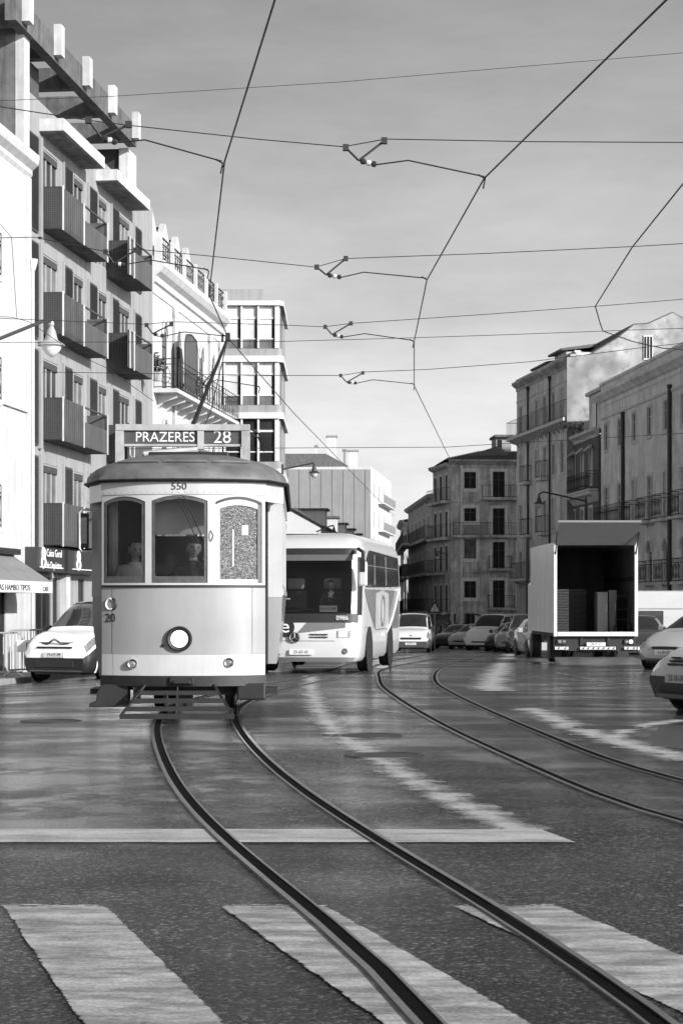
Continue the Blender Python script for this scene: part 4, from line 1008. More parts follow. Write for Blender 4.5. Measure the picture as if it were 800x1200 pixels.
def seated_person(name, label, loc, rotz, head_tilt=(0, 0, 0), hands=None, cloth=None, hair_rec=0.05, pos=None, tie=False, scale=1.0, cloth_collar=True, lk=.26):
    """seated figure: hips at the origin, facing -y; hands: two wrist/elbow pairs"""
    cloth = cloth or M_jacket
    t = bpy.data.objects.new(name, None)
    (eL, wL, dL), (eR, wR, dR) = hands
    V = [(0, .02, 0), (0, .03, .16), (0, .01, .34), (0, .0, .46), (0, -.005, .54),
         (-.17, .01, .45), eL, wL, (.17, .01, .45), eR, wR,
         (-.10, -.02, -.02), (-.12, -lk, -.12), (-.12, -lk + .02, -.46), (.10, -.02, -.02), (.12, -lk, -.12), (.12, -lk + .02, -.46), (-.12, -lk - .08, -.5), (.12, -lk - .08, -.5)]
    E = [(0, 1), (1, 2), (2, 3), (3, 4), (3, 5), (5, 6), (6, 7), (3, 8), (8, 9), (9, 10), (0, 11), (11, 12), (12, 13), (0, 14), (14, 15), (15, 16), (13, 17), (16, 18)]
    Rr = [(.17, .12), (.17, .12), (.18, .12), (.13, .085), .058, .075, .058, .042, .075, .058, .042, .095, .075, .05, .095, .075, .05, .045, .045]
    clothes = skinned(V, E, Rr)
    neck = skinned([(0, 0, .46), (0, -.01, .56), (0, -.015, .62)], [(0, 1), (1, 2)], [.056, .054, .06], 1)
    hm = Matrix.Translation((0, -.02, .575)) @ Matrix.Rotation(head_tilt[2], 4, 'Z') @ Matrix.Rotation(head_tilt[0], 4, 'X') @ Matrix.Rotation(head_tilt[1], 4, 'Y')
    I = Matrix.Identity(4)
    body = join_meshes('body', [(neck, I, [M_skin]), (head_mesh(), hm, [M_skin, M_eye]), (hand(wL, dL[0], dL[1], dL[2], -1), I, [M_skin]), (hand(wR, dR[0], dR[1], dR[2], 1), I, [M_skin])])
    for p in body.polygons: p.use_smooth = True
    o = bpy.data.objects.new(name, body); COL.objects.link(o); o.location = loc; o.rotation_euler = (0, 0, rotz); o.scale = (scale,) * 3
    tag(o, label, 'person')
    c = part('jacket', clothes, cloth, o); 
    for p in c.data.polygons: p.use_smooth = True
    hr = bpy.data.objects.new('hair', hair_mesh(rec=hair_rec)); COL.objects.link(hr); hr.parent = o; hr.matrix_local = hm
    if cloth_collar:
        part('collar', MB().lathe([(.078, .47), (.082, .53), (.07, .55), (.062, .535)], (0, -.002, 0), n=14), cloth if not tie else M_shirt, o, smooth=True)
    if tie: part('tie', MB().prism([(-.02, -.125, .44), (.02, -.125, .44), (.03, -.135, .2), (0, -.135, .16), (-.03, -.135, .2)], (0, -.008, 0)), M_black, o); part('shirt_front', MB().prism([(-.05, -.118, .47), (.05, -.118, .47), (.012, -.128, .26), (-.012, -.128, .26)], (0, -.004, 0)), M_shirt, o)
    bpy.data.objects.remove(t)
    return o

# ---------------------------------------------------------------- the tram
TX, TY, TA = -1.815, 22.7, R(-1.2)
tram = thing('tram', 'old two-tone electric tram with a 28 destination board, facing the camera', 'tram', (TX, TY, gz(TX, TY) + 0.014), -TA)
M_tbody = mat('tram_enamel', 0.28, 0.22, amt=0.06, scale=1.5, coat=0.5, streak=0.10, stain=0.08)
M_tcream = mat('tram_cream_enamel', 0.46, 0.28, amt=0.08, scale=2.5, coat=0.3, streak=0.16, stain=0.08)
M_troof = mat('tram_roof_canvas', 0.13, 0.6, amt=0.3, scale=5, streak=0.3, bump=0.2)
M_tframe = mat('varnished_window_frame', 0.07, 0.35, amt=0.3, scale=14)
M_tunder = mat('greasy_iron', 0.010, 0.55, amt=0.5, scale=10, bump=0.06)
M_sign28 = mat('destination_board', 0.05, 0.5, amt=0.25, scale=6)
M_chip = mat('chipped_white_paint', 0.34, 0.5, amt=0.2, scale=6, stain=0.45)
HW, SAG = 0.937, 0.27
def fy(x): return SAG * (abs(x) / HW) ** 2.2
def tpx(x, y, z=0):
    X = TX + x * math.cos(TA) + y * math.sin(TA); Y = TY - x * math.sin(TA) + y * math.cos(TA); return 400 + FPX * X / Y, Y
def tx(px):
    lo, hi = -HW, HW
    for _ in range(40):
        m = (lo + hi) / 2
        if tpx(m, fy(m))[0] < px: lo = m
        else: hi = m
    return (lo + hi) / 2
def tz(py, Y=22.75): return CZ + (HOR - py) * Y / FPX - tram.location.z
z_bump0, z_bump1, z_band, z_belt, z_win0, z_fas, z_gut = tz(804), tz(791.8), tz(766.8), tz(687), tz(684), tz(580), tz(564)
def arc_band(x0, x1, za, zb, off=0.0, n=None, thick=0.03, zfa=None, zfb=None):
    """curved panel that follows the front, off = distance in front of it"""
    n = n or max(2, int((x1 - x0) / .03)); X = [x0 + (x1 - x0) * k / n for k in range(n + 1)]
    fa_ = zfa or (lambda x: za); fb_ = zfb or (lambda x: zb)
    f = [(x, fy(x) - off) for x in X]; g = [(x, fy(x) - off + thick) for x in X]
    return MB().grid([[(x, y, fa_(x)) for x, y in f], [(x, y, fb_(x)) for x, y in f], [(x, y, fb_(x)) for x, y in g], [(x, y, fa_(x)) for x, y in g], [(x, y, fa_(x)) for x, y in f]])
wins = [(tx(121.9), tx(170.2)), (tx(177.8), tx(243.4)), (tx(252.5), tx(307))]
wtopz = [tz(588), tz(587), tz(588)]
def arch_top(x, w):
    a, b = wins[w]; c = (a + b) / 2; h = (b - a) / 2; rise = .065
    return wtopz[w] + rise * (1 - ((x - c) / h) ** 2)
FRONT = []
FRONT.append(part('dash_panel', arc_band(-HW, HW, z_band, z_belt, 0), M_tbody, tram, smooth=True))
FRONT.append(part('lower_band', arc_band(-HW, HW, z_bump1, z_band - .002, 0.006), M_tcream, tram, smooth=True))
FRONT.append(part('belt_rail', arc_band(-HW - .005, HW + .005, z_belt - .012, z_belt + .012, .02), M_tunder, tram, smooth=True))
bx = [-HW] + [v for w in wins for v in w] + [HW]
FRONT.append(part('sill_rail', arc_band(-HW, HW, z_belt + .014, z_win0 + .008, .004), M_tcream, tram, smooth=True))
for k in range(4):
    FRONT.append(part('window_post', arc_band(bx[2 * k], bx[2 * k + 1], z_win0 + .008, z_fas + .005, 0, thick=.05), M_tcream, tram, smooth=True))
for w in range(3):
    a, b = wins[w]
    FRONT.append(part('arched_head', arc_band(a, b, 0, z_fas + .005, 0, thick=.05, zfa=lambda x: arch_top(x, w)), M_tcream, tram, smooth=True))
FRONT.append(part('fascia', arc_band(-HW - .01, HW + .01, z_fas + .007, z_gut, .012), M_tcream, tram, smooth=True))
FRONT.append(part('bumper', arc_band(-HW - .015, HW + .015, z_bump0, z_bump1 - .003, .05, thick=.09), M_tunder, tram, smooth=True))
M_rain = None
def rainglass():
    m = bpy.data.materials.new('rain_spotted_glass'); m.use_nodes = True; n, l = m.node_tree.nodes, m.node_tree.links; p = n['Principled BSDF']
    co = n.new('ShaderNodeTexCoord'); v = n.new('ShaderNodeTexVoronoi'); v.inputs['Scale'].default_value = 85; l.new(co.outputs['Object'], v.inputs['Vector'])
    b = n.new('ShaderNodeRGBToBW'); l.new(v.outputs['Color'], b.inputs[0]); r = n.new('ShaderNodeMapRange'); r.inputs[1].default_value = .30; r.inputs[2].default_value = .85; r.inputs[3].default_value = .08; r.inputs[4].default_value = .32
    l.new(b.outputs[0], r.inputs[0]); l.new(r.outputs[0], p.inputs['Base Color']); p.inputs['Roughness'].default_value = .15; p.inputs['Alpha'].default_value = .55
    bp = n.new('ShaderNodeBump'); bp.inputs['Strength'].default_value = .6; bp.inputs['Distance'].default_value = .01; l.new(v.outputs['Distance'], bp.inputs['Height']); l.new(bp.outputs[0], p.inputs['Normal'])
    return m
M_rain = rainglass()
for w in range(3):
    a, b = wins[w]; fm = M_tframe if w < 2 else M_tcream; fwid = .04 if w < 2 else .05
    top = lambda x, ww=w: arch_top(x, ww)
    win = part('front_window', arc_band(a, a + fwid, z_win0 + .01, 0, -.012, zfb=top), fm, tram, smooth=True)
    FRONT.append(win)
    def sub(nm, mb, m): 
        o = part(nm, mb, m, win, smooth=True); return o
    sub('frame_side', arc_band(b - fwid, b, z_win0 + .01, 0, -.012, zfb=top), fm if w < 2 else M_tframe)
    sub('frame_bottom', arc_band(a + fwid, b - fwid, z_win0 + .01, z_win0 + (.085 if w < 2 else .05), -.012), fm)
    sub('frame_head', arc_band(a + fwid, b - fwid, 0, 0, -.012, zfa=lambda x, ww=w: arch_top(x, ww) - (.045 if ww < 2 else .10), zfb=top), fm)
    sub('pane', arc_band(a + fwid, b - fwid, z_win0 + .05, 0, -.028, zfb=lambda x, ww=w: arch_top(x, ww) - .04, thick=.004), M_glass if w < 2 else M_rain)
    if w == 2:
        sub('dark_gap', arc_band(a + .01, b - .01, 0, 0, .002, zfa=lambda x: arch_top(x, 2) - .03, zfb=lambda x: arch_top(x, 2) - .002, thick=.004), M_black)
        sub('paper_notice', arc_band(a + .30, a + .37, z_win0 + .56, z_win0 + .67, -.02, thick=.003), M_plate)
        sub('handrail', arc_band(a + .19, a + .205, z_win0 + .2, z_win0 + .62, -.02, thick=.004), M_plate)
# vestibule sides, doors, saloon
z_low = tz(781)
VW, SW, Y1, Y2, YE = 0.942, 1.135, 1.06, 1.16, 8.4
for sx in (-1, 1):
    def side(nm, x, y0, y1, za, zb, m, t=.03, par=tram): return part(nm, MB().box(min(sx * x, sx * (x - t)), max(sx * x, sx * (x - t)), y0, y1, za, zb), m, par)
    side('corner_post', HW + .004, SAG + .005, SAG + .08, z_bump1, z_fas, M_tcream, .06)
    d = side('platform_door', VW - .03, SAG + .09, Y1 - .02, z_bump1 - .05, z_fas - .02, M_tcream, .03)
    for q in (0, 1):
        y0 = SAG + .12 + q * .34; part('door_glass', MB().box(min(sx * (VW - .025), sx * (VW - .034)), max(sx * (VW - .025), sx * (VW - .034)), y0, y0 + .26, z_belt + .05, z_fas - .1), M_glass, d); part('door_leaf', MB().box(min(sx * (VW - .02), sx * (VW - .04)), max(sx * (VW - .02), sx * (VW - .04)), y0, y0 + .26, z_bump1, z_belt - .04), M_tbody, d)
    part('door_edge', MB().box(min(sx * (VW - .02), sx * (VW + .02)), max(sx * (VW - .02), sx * (VW + .02)), Y1 - .06, Y1 - .02, z_low, z_fas), M_tunder, d)
    part('bulkhead_upper', MB().box(min(sx * (VW - .12), sx * SW), max(sx * (VW - .12), sx * SW), Y1, Y2, z_belt - .12, z_fas), M_tcream, tram)
    part('bulkhead_lower', MB().prism([(sx * (VW - .12), Y1 + .004, z_belt - .122), (sx * (SW - .008), Y1 + .004, z_belt - .122), (sx * (SW - .01), Y1 + .004, z_low + .5), (sx * (SW - .07), Y1 + .004, z_low), (sx * (VW - .12), Y1 + .004, z_low)], (0, Y2 - Y1 - .008, 0)), M_tbody, tram)
    part('saloon_panel', MB().hexa([(sx * (SW - .07), Y2, z_low), (sx * (SW - .07), YE - Y2, z_low), (sx * (SW - .10), YE - Y2, z_low), (sx * (SW - .10), Y2, z_low)], [(sx * SW, Y2, z_belt - .1), (sx * SW, YE - Y2, z_belt - .1), (sx * (SW - .04), YE - Y2, z_belt - .1), (sx * (SW - .04), Y2, z_belt - .1)]), M_tbody, tram)
    part('saloon_sill', MB().box(min(sx * (SW + .012), sx * (SW - .04)), max(sx * (SW + .012), sx * (SW - .04)), Y2, YE - Y2, z_belt - .097, z_belt - .03), M_tcream, tram)
    nW = 6
    for k in range(nW + 1):
        yy = Y2 + (YE - 2 * Y2 - .08) * k / nW; side('saloon_post', SW, yy, yy + .08, z_belt - .03, z_fas, M_tcream)
        if k < nW:
            y1 = Y2 + (YE - 2 * Y2 - .08) * (k + 1) / nW; w_ = side('saloon_window', SW - .004, yy + .083, y1 - .003, z_belt - .027, z_belt + .03, M_tframe, .025); side('pane', SW - .012, yy + .083, y1 - .003, z_belt + .032, z_fas - .03, M_glass, .005, w_)
    side('side_fascia', SW + .012, Y2 - .25, YE - Y2 + .25, z_fas + .003, z_gut, M_tcream)
    part('corner_fascia', MB().hexa([(sx * (HW + .0), SAG + .02, z_fas - .06), (sx * (SW + .012), Y2 - .26, z_fas - .06), (sx * (SW - .02), Y2 - .22, z_fas - .06), (sx * (HW - .03), SAG + .06, z_fas - .06)], [(sx * (HW + .0), SAG + .02, z_gut), (sx * (SW + .012), Y2 - .26, z_gut), (sx * (SW - .02), Y2 - .22, z_gut), (sx * (HW - .03), SAG + .06, z_gut)]), M_tcream, tram)
    for yy in (2.9, 5.5):
        wh = part('wheel', MB().lathe([(.05, -.06), (.36, -.06), (.36, .05), (.39, .05), (.39, .07), (.05, .07)], (sx * .45, yy, .36), 'x', 24), M_tunder, tram, smooth=True)
    part('platform_step', MB().box(min(sx * .75, sx * 1.08), max(sx * .75, sx * 1.08), .35, 1.05, .30, .36), M_tunder, tram)
part('floor', MB().box(-.88, .88, .3, YE - .3, .66, .74), M_int, tram)
part('underframe', MB().box(-.8, .8, .5, YE - .5, .34, .655), M_tunder, tram)
part('truck_frame', MB().box(-.62, -.54, 2.2, 6.2, .22, .34).box(.54, .62, 2.2, 6.2, .22, .34).box(-.54, .54, 2.3, 2.4, .2, .34), M_tunder, tram)
part('partition', MB().box(-.86, .86, Y2 + .02, Y2 + .06, .74, z_win0 + .58).box(-.86, -.45, Y2 + .02, Y2 + .06, z_win0 + .58, z_fas).box(.35, .86, Y2 + .02, Y2 + .06, z_win0 + .58, z_fas), M_int, tram)
part('roller_blind', MB().box(-.44, .40, .55, .56, z_win0 + .58, z_fas - .02), mat('grey_blind', 0.45, 0.7, amt=0.2, scale=3), tram)
part('control_stand', MB().lathe([(.16, .74), (.16, 1.5), (.13, 1.62), (.05, 1.64)], (-.24, .5, 0), n=14).tube([(-.24, .5, 1.64), (-.12, .42, 1.7)], .015, 6), M_tunder, tram, smooth=True)
# roof
def roof_outline():
    pts = []
    n = 24
    for k in range(n + 1): x = -HW + 2 * HW * k / n; pts.append((x * 1.03, fy(x) - .05))
    r = pts + [(1.185, Y2 - .26), (1.185, YE - Y2 + .26)] + [(-x, YE - y) for x, y in pts] + [(-1.185, YE - Y2 + .26), (-1.185, Y2 - .26)]
    return r
ro = roof_outline(); rows_ = []; K = 10
def roof_pt(x, y, c, off=0.0):
    yc = min(max(y, 1.55), YE - 1.55); f = math.sqrt(max(0, 1 - c * c)); return (x * c, yc + (y - yc) * c, z_gut + .03 + (.375 + off) * f + off)
for k in range(K + 1):
    c = math.cos(k / K * math.pi / 2 * .985); rows_.append([roof_pt(x, y, c) for x, y in ro] + [roof_pt(*ro[0], c)])
part('roof', MB().grid([[(x, y, z_gut - .01) for x, y in ro] + [(ro[0][0], ro[0][1], z_gut - .01)]] + rows_), M_troof, tram, smooth=True)
gl = [(x * 1.012, y - .012 if y < 4 else y + .012, z_gut + .012) for x, y in ro]; part('gutter', MB().tube(gl + gl[:2], .016, 5, cap=False), M_tunder, tram, smooth=True)
for (i0, i1) in ((1, 8), (9, 16), (17, 23)):
    part('drip_rail', MB().tube([roof_pt(*ro[i], .86, .012) for i in range(i0, i1 + 1)], .013, 5), M_troof, tram, smooth=True)
part('ceiling', MB().grid([[(x * .97, y + (.05 if y < 4 else -.05), z_gut - .02) for x, y in ro[:25]], [(x * .97, y + (-.05 if y > 4 else .05), z_gut - .02) for x, y in ro[27:52][::-1]]]), M_int, tram)
# destination board
sy = .78; Ysg = TY + .8; zs0, zs1 = tz(525.5, Ysg), tz(497.5, Ysg)
def bx_(px): 
    lo, hi = -1.3, 1.3
    for _ in range(40):
        m = (lo + hi) / 2
        if tpx(m, sy)[0] < px: lo = m
        else: hi = m
    return lo
x0, x1, xm0, xm1 = bx_(135.5), bx_(293), bx_(231.5), bx_(239)
sb = part('destination_board', MB().box(x0 + .10, xm0, sy + .01, sy + .06, zs0 + .05, zs1 - .07).box(xm1, x1 - .1, sy + .01, sy + .06, zs0 + .05, zs1 - .07), M_sign28, tram)
part('board_frame', MB().box(x0, x1, sy - .03, sy + .09, zs1 - .075, zs1).box(x0 + .1, x1 - .1, sy - .01, sy + .07, zs0 + .02, zs0 + .05), M_chip, sb, bevel=.006)
part('board_divider', MB().box(xm0, xm1, sy - .02, sy + .07, zs0 - .01, zs1 - .077), M_chip, sb)
for (a, b) in ((x0, x0 + .1), (x1 - .1, x1)): part('board_post', MB().box(a, b, sy - .025, sy + .08, tz(546, Ysg), zs1 - .077), M_chip, sb)
M_let = mat('board_lettering', 0.62, 0.6, amt=0.25, scale=12)
text('lettering', 'PRAZERES', .165, M_let, sb, ((bx_(156) + bx_(231)) / 2, sy + .006, (zs0 + zs1) / 2 - .012), xs=.95, extrude=.003)
text('lettering', '28', .215, M_let, sb, ((bx_(247) + bx_(274)) / 2, sy + .006, (zs0 + zs1) / 2 - .012), xs=1.0, extrude=.003)
for dz in (0, -.05): part('cable', MB().tube([(x1, sy, zs1 - .05 + dz), (x1 + .1, sy + .1, zs1 - .1 + dz), (x1 + .16, sy + .3, zs1 - .24 + dz)], .012, 5), M_black, sb)
# front fittings
xl = 0.0; zl = tz(748.5)
def front_lamp(nm, px, py, r, rim_m, lens_m, d=.06):
    x = tx(px); y = fy(x); z = tz(py)
    o = part(nm, MB().lathe([(r, .02), (r, -d * .7), (r * .9, -d), (r * .68, -d * .8), (r * .68, -d * .3)], (x, y, z), 'y', 28), rim_m, tram, smooth=True)
    part('lens', MB().lathe([(r * .68, -d * .35), (r * .6, -d * .55), (r * .25, -d * .68), (.004, -d * .7)], (x, y, z), 'y', 24), lens_m, o, smooth=True)
    return o
hl = front_lamp('headlight', 210.5, 748.5, .145, M_black, M_lit)
front_lamp('marker_lamp', 155.8, 778, .058, M_chrome, M_lens, .04); front_lamp('marker_lamp', 268.5, 776.5, .058, M_chrome, M_lens, .04)
def front_text(body, px, py, size, m, off=.016, xs=1.0):
    x = tx(px); sl = 2.2 * SAG / HW * (abs(x) / HW) ** 1.2 * (1 if x > 0 else -1)
    text('fleet_number', body, size, m, tram, (x, fy(x) - off, tz(py)), math.atan(sl), xs, .002)
front_text('550', 210, 570.5, .115, M_text, .017, 1.05); front_text('20', 129.5, 724.5, .14, M_text, .006, 1.0)
x = tx(130); yaw = math.atan(-2.2 * SAG / HW * (abs(x) / HW) ** 1.2)
for (a0, a1, m) in ((60, 300, M_textw), (-90, 90, M_text)):
    mb = MB(); mb.tube([(.055 * math.cos(R(a0 + (a1 - a0) * k / 12)) + (.022 if m is M_text else -.01), 0, .062 * math.sin(R(a0 + (a1 - a0) * k / 12))) for k in range(13)], .012, 4)
    part('emblem', mb, m, tram, loc=(x, fy(x) - .006, tz(708)), rotz=yaw)
part('coupler_plate', MB().box(-.14, .14, -.085, -.052, z_bump0 + .02, z_bump1 - .01).box(-.1, .1, -.12, -.086, z_bump0 + .03, z_bump0 + .07), M_tunder, tram, bevel=.01)
part('vent_knob', MB().lathe([(.016, 0), (.02, -.02), (.005, -.03)], (tx(192), fy(tx(192)), tz(756)), 'y', 10), M_black, tram)
wp = part('wiper', MB().tube([(tx(209), fy(0) - .02, tz(583)), (tx(222), -.03, tz(612)), (tx(231), -.03, tz(634))], .007, 5).tube([(tx(215.5), -.02, tz(582)), (tx(227), -.03, tz(606)), (tx(238), -.03, tz(632))], .007, 5), M_black, tram)
part('latch', MB().tube([(tx(247), fy(.3) - .01, tz(622)), (tx(250), fy(.3) - .045, tz(628)), (tx(247.5), fy(.3) - .01, tz(634))], .007, 5), M_dark, tram)
for k in range(26):
    xr = -.9 + 1.8 * k / 25; part('rivet', MB().lathe([(.007, 0), (.006, -.005), (.001, -.007)], (xr, fy(xr) - .012, z_fas + .03), 'y', 6), M_chip, tram)
for xr in (-.80, .80):
    part('panel_seam', arc_band(xr - .003, xr + .003, z_bump1, z_belt - .014, .0075, n=1, thick=.002), M_chip, tram)
# lifeguard gate under the bumper: slats hung from slanted arms
lg = part('lifeguard_gate', MB().tube([(-.42, -.02, .42), (-.68, -.28, .07)], .018, 5), M_tunder, tram)
for (a_, b_) in (((.36, -.02, .42), (.6, -.28, .07)), ((-.05, -.02, .42), (-.05, -.28, .07))): part('gate_arm', MB().tube([a_, b_], .016, 5), M_tunder, lg)
for k, (t, hh) in enumerate(((.25, .05), (.5, .055), (.75, .055), (.98, .06))):
    y = -.02 - .26 * t - .02; z = .42 - .35 * t; w0 = -.42 - .27 * t; w1 = .36 + .25 * t
    part('slat', MB().hexa([(w0, y - .012, z - hh / 2), (w1, y - .012, z - hh / 2), (w1, y + .012, z - hh / 2), (w0, y + .012, z - hh / 2)], [(w0 + .01, y - .012, z + hh / 2), (w1 - .01, y - .012, z + hh / 2), (w1 - .01, y + .012, z + hh / 2), (w0 + .01, y + .012, z + hh / 2)]), M_tunder, lg)
part('step_shield', MB().prism([(-.62, .12, .42), (-.92, .12, .42), (-.98, .12, .33), (-.99, .12, .23), (-1.07, .12, .2), (-1.07, .12, .16), (-.62, .12, .16)], (0, .3, 0)), M_tunder, tram, bevel=.01)
part('hanger_bracket', MB().box(-.56, -.48, .05, .14, .2, .43), M_tunder, tram); part('sand_box', MB().box(.62, .95, .1, .4, .24, .43), M_tunder, tram, bevel=.02)
part('sand_pipe', MB().tube([(.66, .15, .3), (.62, .1, .2), (.6, .3, .06)], .02, 6), M_tunder, tram)
part('guard_iron', MB().box(-.1, .1, .3, .5, .1, .33), M_tunder, tram)
# mirror on the left
mx = tx(117.6) ; my = .55
mr = part('mirror', MB().box(-1.40, -1.27, my, my + .05, tz(643, 23.6), tz(603, 23.6)), M_black, tram, bevel=.012)
zA, zB = tz(647, 23.4), tz(598.5, 23.4)
part('mirror_bracket', MB().tube([(-1.0, my - .03, zA + .01), (-1.19, my - .03, zA), (-1.222, my - .03, zA + .04), (-1.222, my - .03, zB - .03), (-1.19, my - .03, zB), (-1.0, my - .03, zB)], .013, 6), M_tcream, mr, smooth=True)
mr.data.transform(Matrix.Translation((.15, 0, 0)))
part('mirror_glass', MB().box(-1.225, -1.14, my - .012, my - .002, tz(638, 23.6), tz(608, 23.6)), mat('dusty_mirror', 0.12, 0.15, metal=0.5, amt=0.3), mr)
# trolley pole and its base
inv_t = (Matrix.Translation(tram.location) @ Matrix.Rotation(-TA, 4, 'Z')).inverted()
tip = inv_t @ at(267, 396, 31.2); bs = Vector((-.28, 4.0, z_gut + .52))
tb = part('trolley_base', MB().lathe([(.3, 0), (.3, .05), (.14, .07), (.14, .16)], (bs.x, bs.y, z_gut + .40), n=16), M_tunder, tram)
part('trolley_pole', MB().tube([bs, bs.lerp(tip, .5), tip], .036, 8, r1=.024), M_tunder, tb, smooth=True)
part('trolley_head', MB().box(tip.x - .035, tip.x + .035, tip.y - .1, tip.y + .1, tip.z - .04, tip.z + .07), M_tunder, tb)
part('retriever_rope', MB().tube([tip, tip.lerp(bs, .5) + Vector((.08, .0, -.25)), bs + Vector((.1, .4, 0))], .008, 4), M_black, tb)
part('spring_drum', MB().tube([(bs.x - .42, bs.y - .7, bs.z + .02), (bs.x + .28, bs.y - .5, bs.z + .1)], .055, 8), M_galv, tb, smooth=True)
part('spring_tube', MB().tube([(bs.x + .28, bs.y - .5, bs.z + .1), (bs.x + .85, bs.y - .9, bs.z - .1)], .032, 8).tube([(bs.x - .42, bs.y - .7, bs.z + .02), (bs.x - .6, bs.y - .75, bs.z - .2)], .02, 6).tube([(bs.x - .6, bs.y - .6, bs.z + .02), (bs.x - .4, bs.y - .75, bs.z - .2)], .02, 6).tube([(bs.x - .05, bs.y - .6, bs.z + .05), (bs.x - .1, bs.y - .6, bs.z - .2)], .02, 6), M_galv, tb, smooth=True)
part('roof_resistor', MB().box(-.55, .45, 2.2, 3.3, z_gut + .36, z_gut + .5), M_tunder, tram, bevel=.02)
# the rear end repeats the front
for o in FRONT:
    c = copy_tree(o); c.parent = tram; c.location = (0, YE, 0); c.rotation_euler = (0, 0, math.pi)
# people in the tram
def tram_pt(x, y, z): return Matrix.Translation(tram.location) @ Matrix.Rotation(-TA, 4, 'Z') @ Vector((x, y, z))
seated_person('person', 'man in dark jacket driving the tram, hand raised beside his face', tram_pt(.10, .50, tz(645) - .66), -TA + R(3), (R(4), R(4), R(8)),
    (((-.27, -.05, .22), (-.24, -.22, .15), ((-.1, -1, -.1), (0, 0, -1), 1.0)), ((.30, -.10, .24), (.17, -.18, .50), ((0, -.1, 1), (-.6, -.6, 0), .9))), M_jacket, .08)
seated_person('person', 'passenger in pale clothes behind the left front window of the tram', tram_pt(-.60, .80, tz(650) - .62), -TA + R(12), (R(8), 0, R(10)),
    (((-.25, -.12, .22), (-.16, -.26, .12), ((.2, -1, -.1), (0, 0, -1), .6)), ((.25, -.12, .22), (.14, -.26, .12), ((-.2, -1, -.1), (0, 0, -1), .6))), M_shirt, .0)

# ---------------------------------------------------------------- vehicles: lofted bodies
def crm(a, b, c, d, t): return 0.5 * (2 * b + (c - a) * t + (2 * a - 5 * b + 4 * c - d) * t * t + (3 * b - a - 3 * c + d) * t ** 3)
class Loft:
    """car body: stations (y, low, belt, top, w_low, w_belt, w_top); front at y=0, looking at -y"""
    def __init__(s, st):
        s.R = []
        for (y, zl, zb, zt, wl, wb, wt) in st:
            e = min(.10, .3 * (zt - zb))
            s.R.append([(wl - .06, zl), (wl, zl + .10), (wb, zl + .55 * (zb - zl)), (wb - .015, zb), (wb - .05, zb + min(.03, .2 * (zt - zb))), (wt, zt - e), (wt - .09, zt - e * .3), (wt * .5, zt), (0, zt + .012)])
        s.y = [q[0] for q in st]
    def P(s, a, c):
        n = len(s.R); i = min(int(a), n - 2); t = a - i; b = 8 - abs(c); j = min(int(b), 7); u = b - j
        def pt(i_):
            r = s.R[max(0, min(n - 1, i_))]; p, q = r[j], r[j + 1]; return (p[0] + (q[0] - p[0]) * u, p[1] + (q[1] - p[1]) * u)
        p0, p1, p2, p3 = pt(i - 1), pt(i), pt(i + 1), pt(i + 2)
        yy = s.y[i] + (s.y[i + 1] - s.y[i]) * t
        k = .6
        def mix(a_, b_, c_, d_): return (1 - k) * (b_ + (c_ - b_) * t) + k * crm(a_, b_, c_, d_, t)
        return Vector(((1 if c >= 0 else -1) * mix(p0[0], p1[0], p2[0], p3[0]), yy, mix(p0[1], p1[1], p2[1], p3[1])))
    def patch(s, a0, a1, c0, c1, off=0.0, na=8, nc=8, inset=None):
        rows = []
        for i in range(na + 1):
            row = []
            for j in range(nc + 1):
                a = a0 + (a1 - a0) * i / na; c = c0 + (c1 - c0) * j / nc; p = s.P(a, c)
                if off:
                    e = 1e-2; da = s.P(min(a + e, len(s.R) - 1), c) - s.P(max(a - e, 0), c); dc = s.P(a, c + e) - s.P(a, c - e); nn = dc.cross(da)
                    if nn.length > 1e-12:
                        nn.normalize(); ctr = Vector((0, p.y, .8))
                        if nn.dot(p - ctr) < 0: nn = -nn
                        p = p + nn * off
                row.append(p)
            rows.append(row)
        return MB().grid(rows)
    def body(s, nsub=3):
        n = (len(s.R) - 1) * nsub; A = [k / nsub for k in range(n + 1)]; C = [k / 2 for k in range(-16, 17)]
        rows = [[s.P(a, c) for c in C] for a in A]; mb = MB().grid(rows); m = len(C)
        mb.f.append(tuple(range(m))[::-1]); mb.f.append(tuple(n * m + k for k in range(m)))
        for i in range(n): mb.f.append((i * m, (i + 1) * m, (i + 1) * m + m - 1, i * m + m - 1))
        return mb
PAINTS = {}
def paint(v, rough=.25):
    return mat('car_paint_%d' % int(v * 1000), v, rough, amt=0.04, scale=2, coat=0.7)
def wheel(parent, x, y, r, w=.2):
    sx = 1 if x > 0 else -1
    t = part('wheel', MB().lathe([(r * .55, -w / 2), (r * .93, -w / 2), (r, -w * .32), (r, w * .32), (r * .93, w / 2), (r * .55, w / 2)], (x, y, r), 'x', 24), M_tyre, parent, smooth=True)
    part('rim', MB().lathe([(.02, w * .5 * sx), (r * .2, w * .5 * sx), (r * .25, w * .42 * sx), (r * .5, w * .40 * sx), (r * .58, w * .47 * sx), (r * .6, w * .3 * sx)], (x, y, r), 'x', 20), M_rim, t, smooth=True)
    return t
